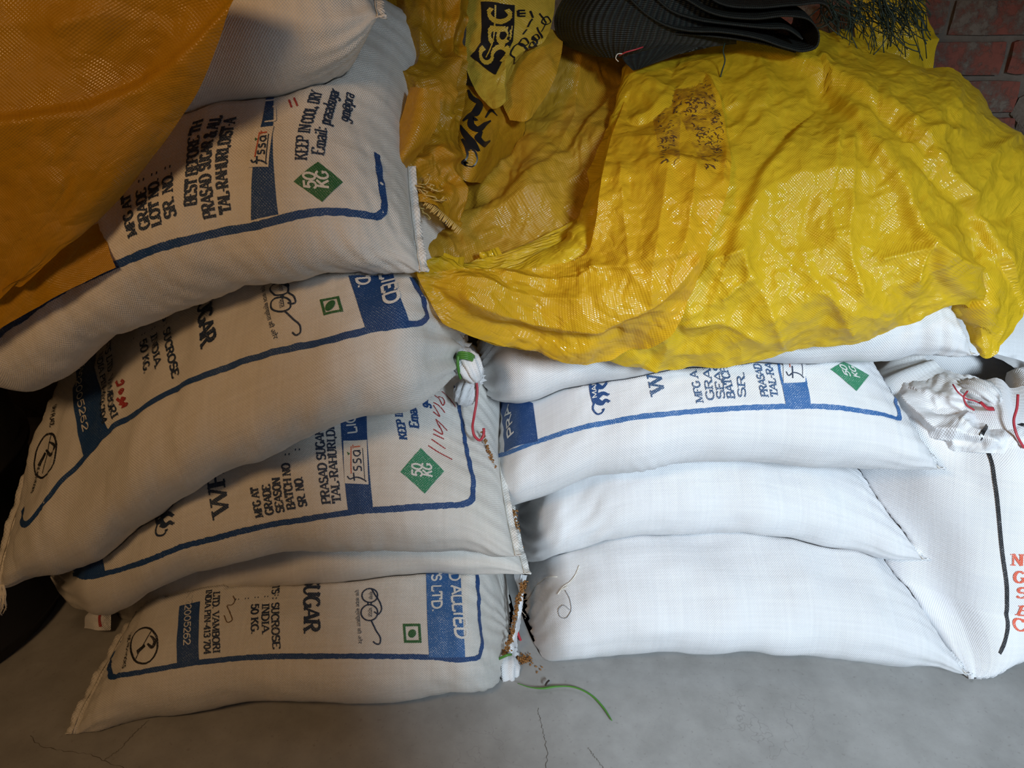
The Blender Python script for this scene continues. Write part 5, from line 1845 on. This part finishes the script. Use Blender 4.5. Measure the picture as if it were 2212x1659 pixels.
rows_ = [[(1112, 1238, .24), (1126, 1240, .22), (1140, 1243, .24)], [(1120, 1285, .20), (1128, 1290, .18), (1136, 1290, .20)], [(1104, 1350, .17), (1114, 1355, .145), (1124, 1352, .165)], [(1090, 1395, .14), (1102, 1402, .115), (1116, 1400, .135)], [(1084, 1425, .11), (1096, 1432, .10), (1110, 1430, .11)]]
SU_g = make_sheet(rows_, 60, 24, crease=.006, cfreq=14, wave=.003, wfreq=12, seed=95)
sheet_obj('gathered_mouth', SU_g, M_white, ROOT['L1'])
knot('tied_neck', [at(1128, 1372, .20), at(1122, 1385, .19), at(1119, 1400, .18), at(1124, 1418, .18)], [.020, .009, .013, .008], M_white, ROOT['R1'], seed=12)
tube_obj('red_tie', [at(1116, 1360, .16), at(1121, 1375, .155), at(1128, 1392, .155), at(1132, 1412, .16)], .003, M_redtie, ROOT['R1'], n=14, sides=5)


def surf_thread(k, pts, r, mat, name):
    su = SURF[k]
    ST = smooth_path([su.st(*p) for p in pts], 40)
    V, Fc = tube(su.pos(ST, r + .0006), r, 5)
    link(name, mesh(name, V, Fc), mat, ROOT[k])


M_grey_thread = plain_mat('grey_thread', (0.30, 0.31, 0.33), 0.7)
surf_thread('R1', [(1252, 1222), (1244, 1242), (1232, 1258), (1218, 1268), (1206, 1284), (1212, 1276), (1226, 1268)], .0009, M_thread, 'loose_thread')
surf_thread('R1', [(1222, 1276), (1232, 1298), (1233, 1322), (1224, 1335), (1211, 1333), (1208, 1316), (1216, 1308), (1232, 1318)], .0007, M_grey_thread, 'loose_thread')
surf_thread('R1', [(1205, 1246), (1170, 1256), (1148, 1280), (1138, 1310), (1132, 1335)], .0009, M_thread, 'loose_thread')

# flap hanging under the second sack, frayed tail of the bowed sack
rows_ = [[(196, 1312, .19), (216, 1308, .18), (240, 1305, .19)], [(186, 1336, .175), (212, 1334, .165), (240, 1333, .175)], [(176, 1357, .165), (208, 1360, .155), (239, 1361, .165)]]
SU_f = make_sheet(rows_, 30, 30, crease=.004, cfreq=16, wave=.002, wfreq=14, seed=96)
fl = sheet_obj('hanging_flap', SU_f, M_white, ROOT['L2'])
pr = Print(SU_f)
pr.line(smooth_path([SU_f.st(*p) for p in ((220, 1318), (215, 1334), (217, 1354))], 16), .0042)
pr.build('red_stripe', M_red_pen, fl, .001)
V_, F_ = [], []
for q in range(26):
    x_ = random.uniform(-6, 8)
    p = [at(x_, 1262, .01), at(x_ + random.uniform(-5, 6), 1285, .005), at(x_ + random.uniform(-8, 9), 1300 + random.uniform(-5, 12), .0), at(x_ + random.uniform(-10, 9), 1318 + random.uniform(-12, 12), .0)]
    v, f = tube(smooth_path(p, 8), .0009, 4)
    F_ += [tuple(i + len(V_) for i in q_) for q_ in f]
    V_ += v
fr = link('frayed_tail', mesh('frayed_tail', V_, F_), M_thread, ROOT['L4'])
fr['kind'] = 'stuff'

# red strings on the upright sack
tube_obj('red_string', [at(2058, 830, .27), at(2070, 848, .25), at(2085, 860, .245), at(2105, 866, .25), at(2140, 884, .25)], .0014, M_redtie, up_root, n=24, sides=5)
tube_obj('red_string', [at(2090, 845, .255), at(2082, 858, .245), at(2086, 872, .24), at(2104, 886, .24)], .0018, M_redtie, up_root, n=20, sides=5)
tube_obj('red_string', [at(2118, 868, .25), at(2130, 880, .24), at(2146, 883, .245)], .0045, M_redtie, up_root, n=12, sides=6, flat=.4)
tube_obj('red_string', [at(2199, 852, .23), at(2197, 880, .215), at(2190, 910, .20), at(2196, 938, .185), at(2212, 968, .175)], .0024, M_redtie, up_root, n=30, sides=5, flat=.5)
knot('tied_neck', [at(2085, 838, .33), at(2110, 845, .30), at(2135, 858, .28), at(2150, 872, .27), at(2152, 884, .27)], [.018, .024, .026, .02, .012], M_white, up_root, pleats=12, seed=21)

# ------------------------------------------------------------------ small things on the floor and in the gap
gs = tube_obj('green_strap', [at_z(1118, 1476, .012), at_z(1142, 1484, .008), at_z(1170, 1487, .006), at_z(1200, 1483, .006), at_z(1238, 1484, .006), at_z(1275, 1500, .006), at_z(1303, 1528, .005), at_z(1322, 1557, .004)], .003, M_greentie, None, n=60, sides=6, flat=.45, radii=[.0008, .0014, .003, .0018, .0019, .002, .002, .001])
tag(gs, 'thin green plastic strap curling across the concrete floor', 'strap')
st_ = tube_obj('dark_straw', [at_z(1178, 1481, .010), at_z(1181, 1475, .012), at_z(1186, 1470, .010)], .0018, M_stem, None, n=8, sides=5)
tag(st_, 'tiny dark straw bit lying beside the green strap', 'straw')

ICO_V, ICO_F = [], []
g_ = (1 + 5 ** .5) / 2
for a_, b_ in ((1, g_), (-1, g_), (1, -g_), (-1, -g_)):
    ICO_V += [(0, a_, b_), (a_, b_, 0), (b_, 0, a_)]
ICO_V = np.array(ICO_V) / math.sqrt(1 + g_ * g_)
d_ = np.linalg.norm(ICO_V[:, None] - ICO_V[None], axis=2)
for i in range(12):
    for j in range(i + 1, 12):
        for k in range(j + 1, 12):
            if max(d_[i, j], d_[j, k], d_[i, k]) < 1.1:
                n_ = np.cross(ICO_V[j] - ICO_V[i], ICO_V[k] - ICO_V[i])
                ICO_F.append((i, j, k) if n_ @ ICO_V[i] > 0 else (i, k, j))


def grains(spots):
    V, Fc = [], []
    for p in spots:
        ax = RNG.normal(size=3)
        ax /= np.linalg.norm(ax)
        v = ICO_V * .0016
        v = v + np.outer(v @ ax, ax) * 1.0
        Fc += [tuple(i + len(V) for i in f) for f in ICO_F]
        V += list(v + p)
    return V, Fc


spots = []
for (p0, p1, w, n_, Y0, Y1) in (((1103, 1100), (1112, 1150), 9, 170, .235, .225), ((1112, 1150), (1122, 1190), 7, 140, .225, .21), ((1122, 1190), (1134, 1238), 5, 110, .21, .20), ((1134, 1255), (1118, 1300), 6, 120, .20, .18), ((1118, 1300), (1108, 1370), 4, 90, .165, .13), ((1106, 1372), (1088, 1418), 5, 90, .10, .08), ((1040, 930), (1068, 1010), 3, 50, .20, .19)):
    for q in range(n_):
        t_ = RNG.uniform()
        x_ = p0[0] + (p1[0] - p0[0]) * t_ + RNG.normal() * w * .6
        y_ = p0[1] + (p1[1] - p0[1]) * t_
        spots.append(at(x_, y_, Y0 + (Y1 - Y0) * t_ + RNG.uniform(-.008, .004)))
for q in range(70):
    spots.append(at_z(1128 + RNG.normal() * 11, 1424 + RNG.normal() * 5, .002 + RNG.uniform(0, .004)))
for x_, y_ in ((1167, 1446), (1160, 1452), (1150, 1432), (1158, 1440), (1146, 1436), (1171, 1441), (2042, 1431)):
    spots.append(at_z(x_, y_, .0017))
V_, F_ = grains(spots)
gr = link('wheat_grains', mesh('wheat_grains', V_, F_), M_grain)
tag(gr, 'spilled brown wheat grains in the gap between the two stacks', 'grain', kind='stuff')

# black plastic drum in the dark on the left
def drum():
    prof = [(.0, .004), (.235, .004), (.255, .0), (.268, .012), (.272, .05), (.282, .06), (.282, .075), (.272, .085), (.274, .34), (.288, .352), (.288, .372), (.276, .384),
            (.276, .62), (.288, .632), (.288, .652), (.274, .664), (.270, .90), (.262, .94), (.272, .95), (.272, .972), (.258, .98), (.244, .972), (.240, .955), (.0, .945)]
    n = 64
    V, Fc = [], []
    for r, z in prof:
        for k in range(n):
            t = 2 * math.pi * k / n
            V.append((r * math.cos(t), r * math.sin(t), z))
    for i in range(len(prof) - 1):
        for k in range(n):
            a, b = i * n + k, i * n + (k + 1) % n
            Fc.append((a, b, b + n, a + n))
    o = link('plastic_drum', mesh('plastic_drum', V, Fc), M_rubber)
    o.scale = (1, 1, .56)
    o.location = (-1.195, .21, .001)
    return o


tag(drum(), 'black round plastic drum standing in the dark at the left edge', 'drum')
